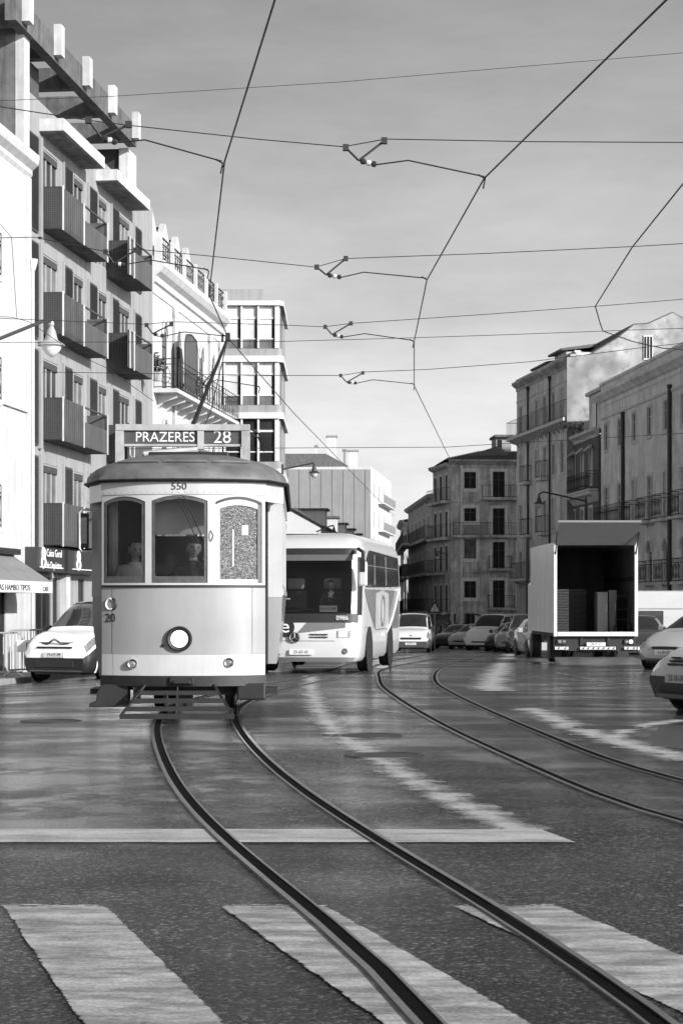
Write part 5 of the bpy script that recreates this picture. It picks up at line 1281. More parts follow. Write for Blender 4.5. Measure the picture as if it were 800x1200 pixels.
def car(name, label, loc, rotz, st, pv, cowl, header, tail, wheels, wr, glass=M_carglass, plate=None, two_tone=False, lamp=(0.5, 1.6), plate_z=.45, bumper_v=None, pillars=(), cat='car', group=None, wiper=False, lampc=None, grille=None, bump_c=5.2):
    t = thing(name, label, cat, loc, rotz, group); L = Loft(st); pm = paint(pv)
    b = part('body', L.body(), pm, t, smooth=True)
    part('windscreen', L.patch(cowl, header, -4.1 + 0, 4.1, .006, 8, 12), glass, t, smooth=True)
    ends = [header - .35] + list(pillars) + [tail]
    for sx in (-1, 1):
        for k in range(len(ends) - 1):
            part('side_window', L.patch(ends[k] + .06, ends[k + 1] - .06, sx * 3.05, sx * 3.93, .006, 8, 4), glass, t, smooth=True)
        lc = lampc or (2.8, 5.2)
        o = part('headlight', L.patch(lamp[0], lamp[1], sx * lc[0], sx * lc[1], .010, 6, 6), M_lens, t, smooth=True)
        my_ = L.P(cowl + .5, sx * 4.6)
        part('wing_mirror', MB().box(my_.x + sx * .02 if sx > 0 else my_.x - .2, my_.x + .2 if sx > 0 else my_.x - .02, my_.y - .05, my_.y + .06, my_.z + .0, my_.z + .17), M_black if bumper_v else pm, t, bevel=.03)
        for wy in wheels:
            w_ = L.P(2.5, sx * 6).x
            xb = abs(L.P(min(range(len(L.y)), key=lambda q: abs(L.y[q] - wy)), sx * 6.4).x)
            part('wheel_arch', MB().lathe([(wr + .07, 0), (wr + .07, .012), (wr * .5, .012)], (sx * (xb - .005) if sx > 0 else -(xb - .005) - .012, wy, wr + .01), 'x', 24), M_black, t)
            wheel(t, sx * (xb - .075), wy, wr)
    if bumper_v is not None:
        bm_ = mat('bumper_plastic_%d' % int(bumper_v * 1000), bumper_v, .55, amt=.1); bc = bump_c
        for sx in (-1, 1): part('bumper', L.patch(0.0, 2.2, sx * 8, sx * bc, .014, 8, 8), bm_, t, smooth=True)
        pr = [L.P(0, -8 + (8 - bc) * k / 8) for k in range(9)] + [L.P(0, bc + (8 - bc) * k / 8) for k in range(9)]
        part('bumper_front', MB().prism([(p.x * 1.012, p.y - .014, p.z) for p in pr], (0, .01, 0)), bm_, t)
    part('underbody', MB().box(-.6, .6, .15, st[-1][0] - .15, .16, st[3][1] + .08), M_black, t)
    if grille:
        for (z0, z1, w) in grille: part('grille', MB().box(-w, w, -.012, .06, z0, z1), M_black, t, bevel=.008)
    if plate:
        pl = part('number_plate', MB().box(-.26, .26, -.035, .05, plate_z - .055, plate_z + .055), M_plate, t); text('plate_text', plate, .105, M_text, pl, (0, -.037, plate_z), xs=.85, extrude=.001)
    return t, L, b
def loc_on(px, py, Y=None):
    if Y is None: x, y = on_ground(px, py)
    else: x, y = (px - 400) * Y / FPX, Y
    return (x, y, gz(x, y))
# stations for the kinds of body used here
MPV = [(0.0, .26, .56, .74, .70, .74, .62), (.08, .22, .66, .90, .80, .84, .72), (.28, .20, .80, 1.03, .85, .89, .76), (.60, .2, .94, 1.11, .87, .905, .77), (.92, .2, 1.02, 1.18, .87, .905, .75), (1.55, .2, 1.08, 1.66, .87, .905, .66), (1.95, .2, 1.09, 1.80, .87, .905, .69), (3.0, .2, 1.09, 1.84, .87, .905, .71), (4.1, .22, 1.09, 1.81, .86, .90, .69), (4.36, .3, 1.05, 1.62, .82, .86, .64)]
HATCH = [(0.0, .28, .48, .58, .62, .66, .50), (.10, .22, .54, .68, .74, .77, .62), (.35, .19, .66, .80, .82, .84, .70), (.75, .18, .78, .92, .84, .86, .72), (1.15, .18, .88, .98, .84, .86, .70), (1.85, .18, .92, 1.34, .84, .86, .58), (2.2, .18, .93, 1.45, .84, .86, .58), (3.0, .18, .94, 1.45, .84, .86, .58), (3.7, .22, .96, 1.28, .82, .84, .56), (4.0, .32, .90, 1.02, .76, .80, .58)]
VAN = [(0.0, .30, .56, .70, .74, .80, .66), (.08, .26, .66, .88, .84, .90, .76), (.28, .24, .80, 1.06, .90, .95, .80), (.62, .24, .98, 1.16, .92, .96, .80), (1.0, .24, 1.10, 1.24, .92, .965, .80), (1.62, .24, 1.16, 1.78, .92, .965, .74), (1.95, .24, 1.18, 1.94, .92, .965, .76), (3.2, .24, 1.18, 1.98, .92, .965, .78), (4.6, .26, 1.18, 1.96, .92, .96, .76), (4.85, .34, 1.14, 1.80, .88, .92, .72)]
SUV = [(0.0, .34, .62, .76, .70, .74, .60), (.10, .28, .70, .88, .82, .86, .72), (.35, .26, .82, 1.0, .88, .91, .78), (.75, .25, .94, 1.08, .9, .92, .80), (1.2, .25, 1.04, 1.14, .9, .92, .78), (1.8, .25, 1.08, 1.60, .9, .92, .66), (2.1, .25, 1.1, 1.74, .9, .92, .68), (3.3, .25, 1.1, 1.76, .9, .92, .68), (4.2, .28, 1.1, 1.66, .88, .9, .66), (4.45, .36, 1.05, 1.3, .82, .86, .64)]
# white van by the bank
Yv = 44.2
v, L, b = car('parked_van', 'white compact van with black bumper parked by the bank', loc_on(64, 0, Yv), R(-24), MPV, .80, 4.1, 5.75, 8.2, (.78, 3.5), .31, plate='19-HT-99', lamp=(.9, 3.2), lampc=(3.1, 4.6), plate_z=.60, bumper_v=.008, pillars=(6.4,), cat='van')
for zz in (.87, .84):
    part('chrome_bar', MB().tube([(-.5, -.0 + .09, zz), (-.16, .02, zz), (-.08, .0, zz + .05), (0, -.005, zz + .09 if zz > .82 else zz + .05), (.08, .0, zz + .05), (.16, .02, zz), (.5, .09, zz)], .012, 5), M_dark, v)
part('upper_grille', MB().box(-.45, .45, -.02, .06, .745, .785), M_black, v, bevel=.006); part('lower_grille', MB().box(-.5, .5, -.03, .03, .32, .47), M_black, v, bevel=.01)
for sx in (-1, 1): part('fog_lamp', MB().lathe([(.06, -.02), (.045, -.03), (.01, -.03)], (sx * .62, .06, .42), 'y', 12), M_lens, v)
part('roof_aerial', MB().tube([(-.3, 2.2, 1.78), (-.3, 2.45, 2.05)], .008, 4), M_black, v)
# white van in the middle of the road far behind the coach
v, L, b = car('oncoming_van', 'small white van driving behind the coach, far down the street', loc_on(481, 0, 95), R(-6), [(y, zl, zb, zt * (1.02 if zt > 1.5 else 1), a, b_, c) for y, zl, zb, zt, a, b_, c in MPV], .62, 4.1, 5.75, 8.2, (.78, 3.4), .31, lamp=(.9, 2.6), lampc=(3.2, 5.0), plate='28-GP-41', plate_z=.42, bumper_v=.05, pillars=(6.4,), cat='van', grille=((.62, .72, .5), (.3, .38, .55)))
part('badge', MB().lathe([(.06, 0), (.06, -.03), (.01, -.035)], (0, .05, .78), 'y', 12), M_dark, v)
# near white van at the right edge, nose to the left
xn, yn = 0, 0
v, L, b = car('parked_car', 'white car nose with grey bumper cut off by the right edge', ((796 - 400) * 24.6 / FPX - .02, 24.6, gz(4, 24.6)), R(-68), [(y, zl - .04 if zl > .2 else zl, zb, zt, a, b_, c) for y, zl, zb, zt, a, b_, c in HATCH], .80, 4.1, 5.75, 8.4, (.72, 3.25), .31, plate='52-18-UF', lamp=(1.2, 2.4), lampc=(3.3, 4.7), plate_z=.44, bumper_v=.05, pillars=(6.4,), cat='car')
for sx in (-1, 1):
    for k in range(3): part('grille_slot', MB().box(-.26 + (sx + 1) * .14, -.02 + (sx + 1) * .14, -.0 + k * .03, .12, .60 + k * .04, .622 + k * .04), M_black, v)
part('lower_grille', MB().box(-.4, .4, -.035, .05, .26, .35), M_black, v, bevel=.01)
# silver hatchback and the cars round the lorry
car('parked_car', 'silver hatchback parked at the right edge beside the lorry', ((760 - 400) * 49.5 / FPX + .35, 49.3, gz(7.8, 49.5)), R(-38), HATCH, .42, 4.1, 5.75, 8.3, (.72, 3.25), .31, lamp=(.8, 2.4), lampc=(3.2, 5.0), plate='61-BV-07', plate_z=.42, pillars=(6.6,), grille=((.5, .57, .35),))
car('parked_car', 'dark hatchback half hidden between the lorry and the silver hatchback', ((756 - 400) * 64 / FPX, 64, gz(9.6, 64)), R(-4), HATCH, .03, 4.1, 5.75, 8.3, (.72, 3.25), .31, lamp=(.8, 2.2), lampc=(3.2, 5.0), plate='44-32-NE', plate_z=.42, pillars=(6.6,))
car('parked_car', 'silver car tucked close beside the left flank of the lorry', ((629 - 400) * 74 / FPX + .55, 74, gz(8, 74)), R(4), HATCH, .36, 4.1, 5.75, 8.3, (.72, 3.25), .31, lamp=(.8, 2.4), lampc=(3.0, 5.0), pillars=(6.6,))
def pk(px, Y, label, st, v, rz, name='parked_car', cat='car', wr=.31, wh=(.72, 3.25)):
    car(name, label, ((px - 400) * Y / FPX, Y, gz((px - 400) * Y / FPX, Y)), R(rz), st, v, 4.1, 5.75, 8.2, wh, wr, lamp=(.8, 2.2), lampc=(3.1, 5.0), pillars=(6.5,), cat=cat, group='cars parked along the right kerb', plate_z=.45, grille=((.42, .5, .4),))
pk(616, 88, 'dark off-road car with pale raked windscreen parked nearest the lorry', SUV, .035, -8, wr=.35, wh=(.8, 3.5))
pk(597, 97, 'grey hatchback parked between the dark off-road car and the white estate van', HATCH, .22, -14)
pk(583, 103, 'dark hatchback nose in front of the white estate van', HATCH, .05, -24)
pk(560, 108, 'white estate van among the parked cars below the corner building', VAN, .8, -28, 'parked_van', 'van', .33, (.95, 3.9))
pk(538, 116, 'pale hatchback parked left of the white estate van', HATCH, .40, -26)
pk(520, 122, 'dark car at the far left end of the parked row', HATCH, .03, -26)
# large white van behind the lorry
wv = thing('camper_van', 'large plain white box van with one dark window behind the lorry', 'van', ((800 - 400) * 72 / FPX, 72, gz(12.3, 72)), R(0))
part('box_body', MB().box(-1.9, 2.6, 0, 2.1, .45, 2.45), paint(.42), wv, bevel=.12)
part('skirt', MB().box(-1.85, 2.55, .04, 2.05, .25, .448), paint(.66), wv)
wi = part('side_window', MB().box(-1.62, -.72, -.015, -.001, 1.05, 1.72), M_black, wv, bevel=.004); part('pane', MB().box(-1.56, -.78, -.022, -.0155, 1.1, 1.67), M_carglass, wi)
part('belt_moulding', MB().box(-1.88, 2.58, -.018, -.002, 1.78, 1.82), M_fard, wv)
for x in (-1.2, 1.7): wheel(wv, x, .12, .33); 
wv2 = [o for o in wv.children if o.name.startswith('wheel')]
for o in wv2: o.rotation_euler = (0, 0, 0)

# ---------------------------------------------------------------- coach
CA = R(8); CXo, CYo = -.80, 44.3
co = thing('coach', 'white touring coach with dark side stripe coming up behind the tram', 'coach', (CXo, CYo, gz(CXo, CYo)), -CA)
M_cw = mat('coach_white', 0.50, 0.25, amt=0.04, scale=2, coat=0.5); M_cgrey = mat('coach_graphic', 0.14, 0.3, amt=0.08, coat=0.4); M_cglass = mat('coach_side_glass', 0.015, 0.05, amt=0.4, scale=1.5, spec=0.7)
W2, LEN = 1.2, 8.1
#        z,   front y, half width
CS = [(.26, .14, 1.10), (.36, .02, 1.17), (.62, -.01, 1.19), (.95, .02, 1.2), (1.14, .07, 1.2), (1.6, .15, 1.2), (2.2, .27, 1.195), (2.78, .42, 1.17), (2.95, .55, 1.12), (3.08, .85, 1.0), (3.16, 1.3, .78), (3.19, 1.9, .5)]
def cring(z):
    for k in range(len(CS) - 1):
        if CS[k][0] <= z <= CS[k + 1][0]:
            t = (z - CS[k][0]) / (CS[k + 1][0] - CS[k][0]); return [CS[k][i] + (CS[k + 1][i] - CS[k][i]) * t for i in range(3)]
    return CS[-1]
def cpt(z, s, off=0.0):
    """s: -2..2 round the front (corners at +-1), beyond: along the sides to 3 (rear)"""
    _, fy_, w = cring(z); sg = 1 if s >= 0 else -1; a = abs(s); r = .32
    if a <= 1:
        x = a * (w - r); y = fy_ + .10 * (a * (w - r) / w) ** 2 ; n = Vector((.08 * sg * a, -1))
    elif a <= 1.5:
        t = (a - 1) / .5 * math.pi / 2; x = w - r + r * math.sin(t); y = fy_ + .10 * ((w - r) / w) ** 2 + r - r * math.cos(t); n = Vector((sg * math.sin(t), -math.cos(t)))
    else:
        y0 = fy_ + .10 * ((w - r) / w) ** 2 + r; t = (a - 1.5) / 1.5; y1 = LEN - (.0 if z < 2.7 else (z - 2.7) * .8); x = w; y = y0 + (y1 - y0) * t; n = Vector((sg, 0))
    n.normalize(); return Vector((sg * x + n.x * off, y + n.y * off, z))
def cpatch(z0, z1, s0, s1, off=.008, nz=8, ns=16, zf0=None, zf1=None):
    rows = []
    for i in range(nz + 1):
        row = []
        for j in range(ns + 1):
            s_ = s0 + (s1 - s0) * j / ns; a = zf0(s_) if zf0 else z0; b = zf1(s_) if zf1 else z1; row.append(cpt(a + (b - a) * i / nz, s_, off))
        rows.append(row)
    return MB().grid(rows)
ss = [k / 8 for k in range(-24, 25)]
CS2 = [c[0] for c in CS[:5]] + [1.33, 1.6, 2.2, 2.66] + [c[0] for c in CS[7:]]
rows_ = [[cpt(z, s) for s in ss] for z in CS2]; mb = MB().grid(rows_); m_ = len(ss)
keep = []
for f in mb.f:                                     # leave the windscreen opening free
    zz = sum(mb.v[i][2] for i in f) / 4; sm = sum(ss[i % m_] for i in f) / 4
    if not (1.33 < zz < 2.66 and abs(sm) < 1.1): keep.append(f)
mb.f = keep; CSn = len(CS2)
mb.f.append(tuple((CSn - 1) * m_ + k for k in range(m_)))
for i in range(CSn - 1): mb.f.append((i * m_, i * m_ + m_ - 1, (i + 1) * m_ + m_ - 1, (i + 1) * m_))
part('body', mb, M_cw, co, smooth=True)
M_cscreen = clear_glass('coach_windscreen', .9, 1.0)
M_cabin = mat('coach_cabin_dark', .05, .8, amt=.5, scale=1.2)
part('cabin', MB().box(-1.08, 1.08, 2.3, 2.35, .9, 2.9).box(-1.10, -1.07, .75, 2.3, .9, 2.9).box(1.07, 1.10, .75, 2.3, .9, 2.9).box(-1.07, 1.07, .75, 2.3, 2.75, 2.8).box(-1.07, 1.07, .6, 2.3, .9, .95), M_cabin, co)
part('windscreen', cpatch(1.33, 2.665, -1.125, 1.125, .004, 8, 24), M_cscreen, co, smooth=True)
part('dashboard', MB().hexa([(-1.02, .30, .96), (1.02, .30, .96), (1.02, .95, .96), (-1.02, .95, .96)], [(-1.0, .36, 1.36), (1.0, .36, 1.36), (1.0, .85, 1.46), (-1.0, .85, 1.46)]), mat('dash_dark', .035, .6, amt=.4), co)
for sx in (-.42, .42):
    st2 = part('cab_seat', MB().box(sx - .25, sx + .25, 1.28, 1.4, 1.1, 1.85).box(sx - .25, sx + .25, .85, 1.28, 1.1, 1.22), M_cabin, co, bevel=.05); part('head_rest', MB().box(sx - .2, sx + .2, 1.25, 1.37, 1.88, 2.14), mat('seat_reflection_pale', .3, .8, amt=.3, scale=3), st2, bevel=.05)  # pale head rests stand in for the bright windscreen reflection behind the driver
part('steering_wheel', MB().tube([(.42 + .22 * math.cos(q * math.pi / 8), .80 + .06 * math.sin(q * math.pi / 8), 1.5 + .17 * math.sin(q * math.pi / 8)) for q in range(17)], .016, 5), M_black, co)
part('windscreen_border', cpatch(2.66, 2.80, -1.25, 1.25, .010), M_black, co, smooth=True)
part('sun_strip', cpatch(2.52, 2.655, -1.15, 1.15, .009), mat('sun_strip', .10, .2, amt=.1), co, smooth=True)
part('black_band', cpatch(1.13, 1.33, -1.3, 1.3, .011), M_black, co, smooth=True)
for sx in (-1, 1):
    part('corner_window', cpatch(1.3, 2.6, sx * 1.27, sx * 1.47, .009), M_black, co, smooth=True)
    part('side_windows', cpatch(0, 0, sx * 1.62, sx * 2.96, .010, 8, 24, zf0=lambda s: 1.92 + .05 * (abs(s) - 1.6), zf1=lambda s: 2.80 - .28 * max(0, (1.75 - abs(s)) / .13) ** 1.5 - .05 * (abs(s) - 1.6)), M_cglass, co, smooth=True)
    for q in (1.86, 2.08, 2.32, 2.56, 2.8): part('window_mullion', cpatch(1.93, 2.74, sx * (q - .006), sx * (q + .006), .014, 4, 2), M_black, co)
    part('window_vent_line', cpatch(2.42, 2.445, sx * 1.68, sx * 2.9, .014, 2, 12), M_cgrey, co)
    part('curtain', cpatch(2.0, 2.7, sx * 1.9, sx * 1.97, .0125, 4, 3), M_pane2, co); part('curtain', cpatch(2.0, 2.7, sx * 2.36, sx * 2.42, .0125, 4, 3), M_pane2, co)
    part('side_stripe', cpatch(0, 0, sx * 1.58, sx * 2.96, .009, 8, 24, zf0=lambda s: 1.88 - .95 * min(1, max(0, (abs(s) - 1.58) / .42)) ** .8, zf1=lambda s: 1.885), M_cgrey, co, smooth=True)
    part('emblem_blaze', cpatch(0, 0, sx * 1.98, sx * 2.5, .012, 6, 12, zf0=lambda s: .95, zf1=lambda s: 1.88 - .3 * abs(abs(s) - 2.24)), M_cw, co, smooth=True)
    mbz = MB().tube([cpt(1.38 + .36 * math.sin(q * math.pi / 8), sx * (2.24 + .07 * math.cos(q * math.pi / 8)), .02) for q in range(17)], .025, 4); part('emblem_ring', mbz, M_cgrey, co)
    part('emblem_swoosh', MB().tube([cpt(.8 + 1.1 * (q / 10) ** 1.6, sx * (2.3 + .6 * q / 10), .016) for q in range(11)], .05, 5), M_cw, co)
    part('skirt_line', cpatch(1.0, 1.015, sx * 1.6, sx * 2.95, .006, 1, 12), M_cgrey, co)
    h = part('headlight', cpatch(.80, .95, sx * .80, sx * 1.24, .012), M_lens, co, smooth=True)
    part('bulb', cpatch(.815, .935, sx * .84, sx * 1.05, .020), M_lit, h, smooth=True)
    part('fog_lamp', MB().lathe([(.065, .03), (.065, -.02), (.04, -.03), (.01, -.02)], (cpt(.5, sx * 1.02).x, cpt(.5, sx * 1.02).y, .5), 'y', 14), M_cgrey, co)
    for wy in (1.75, 5.9):
        part('wheel_arch', MB().lathe([(.56, 0), (.56, .018), (.3, .018)], (sx * 1.203 if sx > 0 else -1.221, wy, .47), 'x', 24), M_black, co); wheel(co, sx * 1.09, wy, .46, .26)
    mrr = part('wing_mirror', MB().box(-.10, .10, -.07, .07, -.34, .22), M_cw, co, bevel=.05, loc=(sx * 1.27, .12, 2.28)); part('mirror_arm', MB().tube([(0, 0, .2), (0, .04, .42), (-sx * .14, .3, .5)], .045, 6), M_black, mrr); part('mirror_face', MB().box(-.06, .06, -.085, -.071, -.02, .26), M_black, mrr)
part('hood_graphic', cpatch(0, 0, -.2, 1.0, .012, 6, 12, zf0=lambda s: .92 + .1 * s, zf1=lambda s: 1.13), M_cgrey, co, smooth=True)
part('hood_blaze', cpatch(0, 0, -.32, .0, .0135, 6, 8, zf0=lambda s: 1.12 - .25 * min(1, max(0, (0 - s) / .25)), zf1=lambda s: 1.128), M_cw, co, smooth=True)
ee = part('emblem_disc', MB().lathe([(.21, .02), (.21, -.012)], (-.46, .01, 1.02), 'y', 24), M_black, co); text('emblem_letter', 'e', .42, M_textw, ee, (-.46, -.006, 1.04), xs=1.1)
st_ = part('star_badge', MB().lathe([(.115, .0), (.115, -.05), (.02, -.055)], (-.24, 0, .80), 'y', 20), M_black, co)
mb = MB()
for k in range(3): a = R(90 + 120 * k); mb.tube([(-.24, -.06, .80), (-.24 + .1 * math.cos(a), -.06, .80 + .1 * math.sin(a))], .014, 4)
mb.tube([(-.24 + .1 * math.cos(q * math.pi / 8), -.058, .80 + .1 * math.sin(q * math.pi / 8)) for q in range(17)], .008, 4); part('star', mb, M_chrome, st_)
for zz in (.80, .86): part('grille_slot', MB().box(.1, .5, -.02, .1, zz, zz + .022), M_black, co)
for zz in (.72,): part('grille_line', cpatch(zz, zz + .012, -.8, .75, .008, 1, 12), M_cgrey, co)
pl = part('number_plate', MB().box(-.36, .16, -.04, .06, .42, .53), M_plate, co); text('plate_text', '59-AF-45', .105, M_text, pl, (-.10, -.042, .475), xs=.85, extrude=.001)
x_ = cpt(1.23, .92, .02); text('fleet_number', '0986', .14, M_textw, co, (x_.x, x_.y - .01, 1.235), R(6))
nb_ = part('route_card', MB().box(.28, .68, .245, .255, 1.37, 1.51), M_plate, co)
text('card_text', 'ALUGUER', .08, M_text, nb_, (.48, .243, 1.44))
wpp = part('wiper', MB().tube([cpt(1.36, -.75, .02), cpt(1.42, .1, .03)], .014, 4).tube([cpt(1.4, -.8, .02), cpt(1.5, -.3, .03)], .012, 4), M_black, co)
part('grab_rail', MB().tube([cpt(1.5, -.62, .02), cpt(1.62, -.62, .03), cpt(1.66, -.55, .03), cpt(1.66, -.42, .03)], .018, 6), M_galv, co)
part('roof_hatch', MB().box(-.75, .05, 1.2, 1.5, 3.10, 3.2), M_cw, co, bevel=.02); part('roof_hatch_edge', MB().tube([(-.8, 1.16, 3.13), (.1, 1.16, 3.13)], .02, 4), M_dark, co)
part('rear_bumper', MB().box(-1.1, 1.1, LEN + .002, LEN + .08, .3, .7), M_cgrey, co)
drv_t = seated_person('person', 'coach driver in dark uniform with white collar and tie behind the windscreen', (Matrix.Translation(co.location) @ Matrix.Rotation(-CA, 4, 'Z') @ Vector((.42, 1.08, 1.27))), -CA, (R(6), 0, R(4)),
    (((-.25, -.06, .2), (-.18, -.22, .14), ((.1, -.6, .3), (0, 0, -1), 1.0)), ((.25, -.06, .2), (.18, -.22, .14), ((-.1, -.6, .3), (0, 0, -1), 1.0))), M_jacket, .0, tie=True)

# ---------------------------------------------------------------- delivery lorry with its back open
TKY = 59.0
tk = thing('delivery_lorry', 'box lorry standing with raised rear door, lowered tail lift and dark load bay', 'lorry', ((697.5 - 400) * TKY / FPX, TKY, gz(7.5, TKY)), R(1.0))
def tkz(py, Y=TKY): return CZ + (HOR - py) * Y / FPX - tk.location.z
hw = 1.24; zb0, zb1 = tkz(742), tkz(638); BL = 6.2
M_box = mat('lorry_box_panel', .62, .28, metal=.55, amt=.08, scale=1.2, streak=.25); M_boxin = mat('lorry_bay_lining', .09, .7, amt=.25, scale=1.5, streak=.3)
for sx in (-1, 1):
    part('side_panel', MB().box(min(sx * hw, sx * (hw - .05)), max(sx * hw, sx * (hw - .05)), .06, BL, zb0, zb1), M_box, tk)
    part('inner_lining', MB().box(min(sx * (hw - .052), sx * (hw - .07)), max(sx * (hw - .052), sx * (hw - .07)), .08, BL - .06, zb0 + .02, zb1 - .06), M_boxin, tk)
    part('rear_post', MB().box(min(sx * (hw + .01), sx * (hw - .09)), max(sx * (hw + .01), sx * (hw - .09)), -.02, .058, zb0 - .1, zb1 + .02), M_farw, tk, bevel=.01)
    part('cargo_rail', MB().box(min(sx * (hw - .072), sx * (hw - .1)), max(sx * (hw - .072), sx * (hw - .1)), .3, BL - .3, zb0 + 1.55, zb0 + 1.68), M_int, tk)
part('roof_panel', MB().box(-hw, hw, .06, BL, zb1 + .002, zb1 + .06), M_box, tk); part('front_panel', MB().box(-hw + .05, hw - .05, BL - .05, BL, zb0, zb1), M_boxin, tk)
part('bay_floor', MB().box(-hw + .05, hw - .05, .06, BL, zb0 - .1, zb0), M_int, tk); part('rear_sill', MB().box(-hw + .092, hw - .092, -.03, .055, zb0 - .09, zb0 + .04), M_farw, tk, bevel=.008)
part('raised_door', MB().hexa([(-hw + .05, -.02, zb1 - .02), (hw - .05, -.02, zb1 - .02), (hw - .05, .03, zb1 + .0), (-hw + .05, .03, zb1 + .0)], [(-hw + .02, -.85, zb1 + .62), (hw - .02, -.85, zb1 + .62), (hw - .02, -.83, zb1 + .68), (-hw + .02, -.83, zb1 + .68)]), mat('lorry_door', .16, .4, amt=.06), tk)
for sx in (-1, 1): part('door_strut', MB().tube([(sx * (hw - .05), .0, zb1 - .3), (sx * (hw - .03), -.5, zb1 + .36)], .02, 5), M_dark, tk)
part('chassis', MB().box(-.45, -.35, .1, BL + 2, .55, zb0 - .12).box(.35, .45, .1, BL + 2, .55, zb0 - .12).box(-1.0, 1.0, .3, .45, .4, zb0 - .12), M_black, tk)
part('rear_skirt', MB().box(-hw + .02, hw - .02, .15, .25, .38, zb0 - .102), M_black, tk)
for sx in (-1, 1):
    for wy in (1.9, 6.6):
        wheel(tk, sx * 1.02, wy, .42, .3)
        if wy < 3: wheel(tk, sx * .68, wy, .42, .26)
    lp = part('tail_lamp', MB().box(min(sx * .86, sx * 1.14), max(sx * .86, sx * 1.14), .09, .148, .58, .72), M_dark, tk); part('lamp_lens', MB().lathe([(.06, .0), (.05, -.02), (.01, -.025)], (sx * 1.06, .088, .65), 'y', 12), M_lit if sx > 0 else M_lens, lp); part('lamp_lens', MB().lathe([(.05, .0), (.04, -.02), (.01, -.025)], (sx * .93, .088, .65), 'y', 12), M_lens, lp)
    part('mudflap', MB().box(min(sx * .85, sx * 1.2), max(sx * .85, sx * 1.2), 1.3, 1.33, .12, .5), M_black, tk)
for (a, b_) in ((-1.2, -.8), (-.45, .6), (.86, 1.22)): 
    bd = part('reflector_strip', MB().box(a, b_, .06, .075, .42, .5), M_plate, tk)
    n = max(2, int((b_ - a) / .14))
    for k in range(n): x0_ = a + (b_ - a) * (k + .3) / n; part('dash_mark', MB().prism([(x0_, .056, .435), (x0_ + .06, .056, .435), (x0_ + .09, .056, .485), (x0_ + .03, .056, .485)], (0, .003, 0)), M_dark, bd)
pl = part('number_plate', MB().box(-.26, .3, .05, .072, .52, .63), M_plate, tk); text('plate_text', '38-IT-57', .105, M_text, pl, (.02, .048, .575), xs=.85, extrude=.001)
tl = part('tail_lift', MB().hexa([(-hw + .02, -1.7, .005), (hw + .1, -1.7, .005), (hw - .1, .0, .10), (-hw + .02, .0, .10)], [(-hw + .02, -1.7, .03), (hw + .1, -1.7, .03), (hw - .1, .0, .2), (-hw + .02, .0, .2)]), mat('lift_steel', .22, .4, metal=.6, amt=.3, scale=4, streak=.3), tk)
for sx in (-1, 1): part('lift_arm', MB().tube([(sx * .6, .0, .2), (sx * .6, .5, .5)], .04, 6), M_black, tl)
cab = part('cab', MB().box(-1.1, 1.1, BL + .3, BL + 2.1, .5, 2.5), M_box, tk, bevel=.12)
# things in the load bay
def lw(x, y, z): return Matrix.Translation(tk.location) @ Matrix.Rotation(R(1.0), 4, 'Z') @ Vector((x, y, z))
M_wood = mat('crate_wood', .035, .8, amt=.3, scale=5, streak=.2)
ORD = ('lowest', 'second lowest', 'third lowest', 'fourth lowest', 'fourth highest', 'third highest', 'second highest', 'topmost')
for c_ in range(2):
    for k in range(8):
        cr_ = thing('storage_crate', '%s slatted crate %s in the lorry' % (ORD[k], ('of the left stack', 'of the right stack')[c_]), 'crate', lw(-.86 + c_ * .56, 1.6 + .2 * c_, zb0 + .005 + k * .165), R(1), 'crates stacked in the lorry')
        part('tray', MB().box(-.27, .27, 0, .6, 0, .02).box(-.27, -.25, 0, .6, .02, .15).box(.25, .27, 0, .6, .02, .15).box(-.25, .25, .58, .6, .02, .15), M_wood, cr_)
        part('front_slat', MB().box(-.25, .25, 0, .02, .03, .08), M_wood, cr_); part('front_slat', MB().box(-.25, .25, 0, .02, .1, .15), M_wood, cr_)
M_cab = mat('cabinet_grey', .2, .4, amt=.1, streak=.15)
for (x0_, x1_, y0_, h_, lab, m_2) in ((.18, .50, .9, 1.22, 'tall pale cabinet beside the trolley in the lorry bay', M_cab), (.54, .78, 1.0, 1.28, 'narrower tall cabinet right of the pale cabinet in the lorry bay', mat('cabinet_mid', .13, .4, amt=.1))):
    cb_ = thing('cabinet', lab, 'cabinet', lw((x0_ + x1_) / 2, y0_, zb0 + .005), R(1))
    w_ = (x1_ - x0_) / 2; part('carcass', MB().box(-w_, w_, .02, .6, 0, h_), m_2, cb_, bevel=.01); part('door', MB().box(-w_ + .01, w_ - .01, 0, .018, .05, h_ - .03), m_2, cb_); part('handle', MB().box(w_ - .06, w_ - .04, -.02, -.001, h_ * .5, h_ * .7), M_galv, cb_)
hd = thing('hand_truck', 'upright hand truck leaning at the right side of the lorry bay', 'hand truck', lw(.86, .55, zb0 + .005), R(-14))
part('frame', MB().tube([(-.18, 0, .12), (-.18, .15, .9), (-.14, .2, 1.1), (.14, .2, 1.1), (.18, .15, .9), (.18, 0, .12)], .018, 6).tube([(-.18, .05, .4), (.18, .05, .4)], .014, 5).tube([(-.18, .1, .7), (.18, .1, .7)], .014, 5), M_dark, hd, smooth=True); part('toe_plate', MB().box(-.22, .22, -.3, .02, .0, .015), M_galv, hd)
for sx in (-1, 1): part('wheel', MB().lathe([(.03, -.02), (.12, -.025), (.12, .025), (.03, .02)], (sx * .22, .08, .12), 'x', 16), M_tyre, hd)

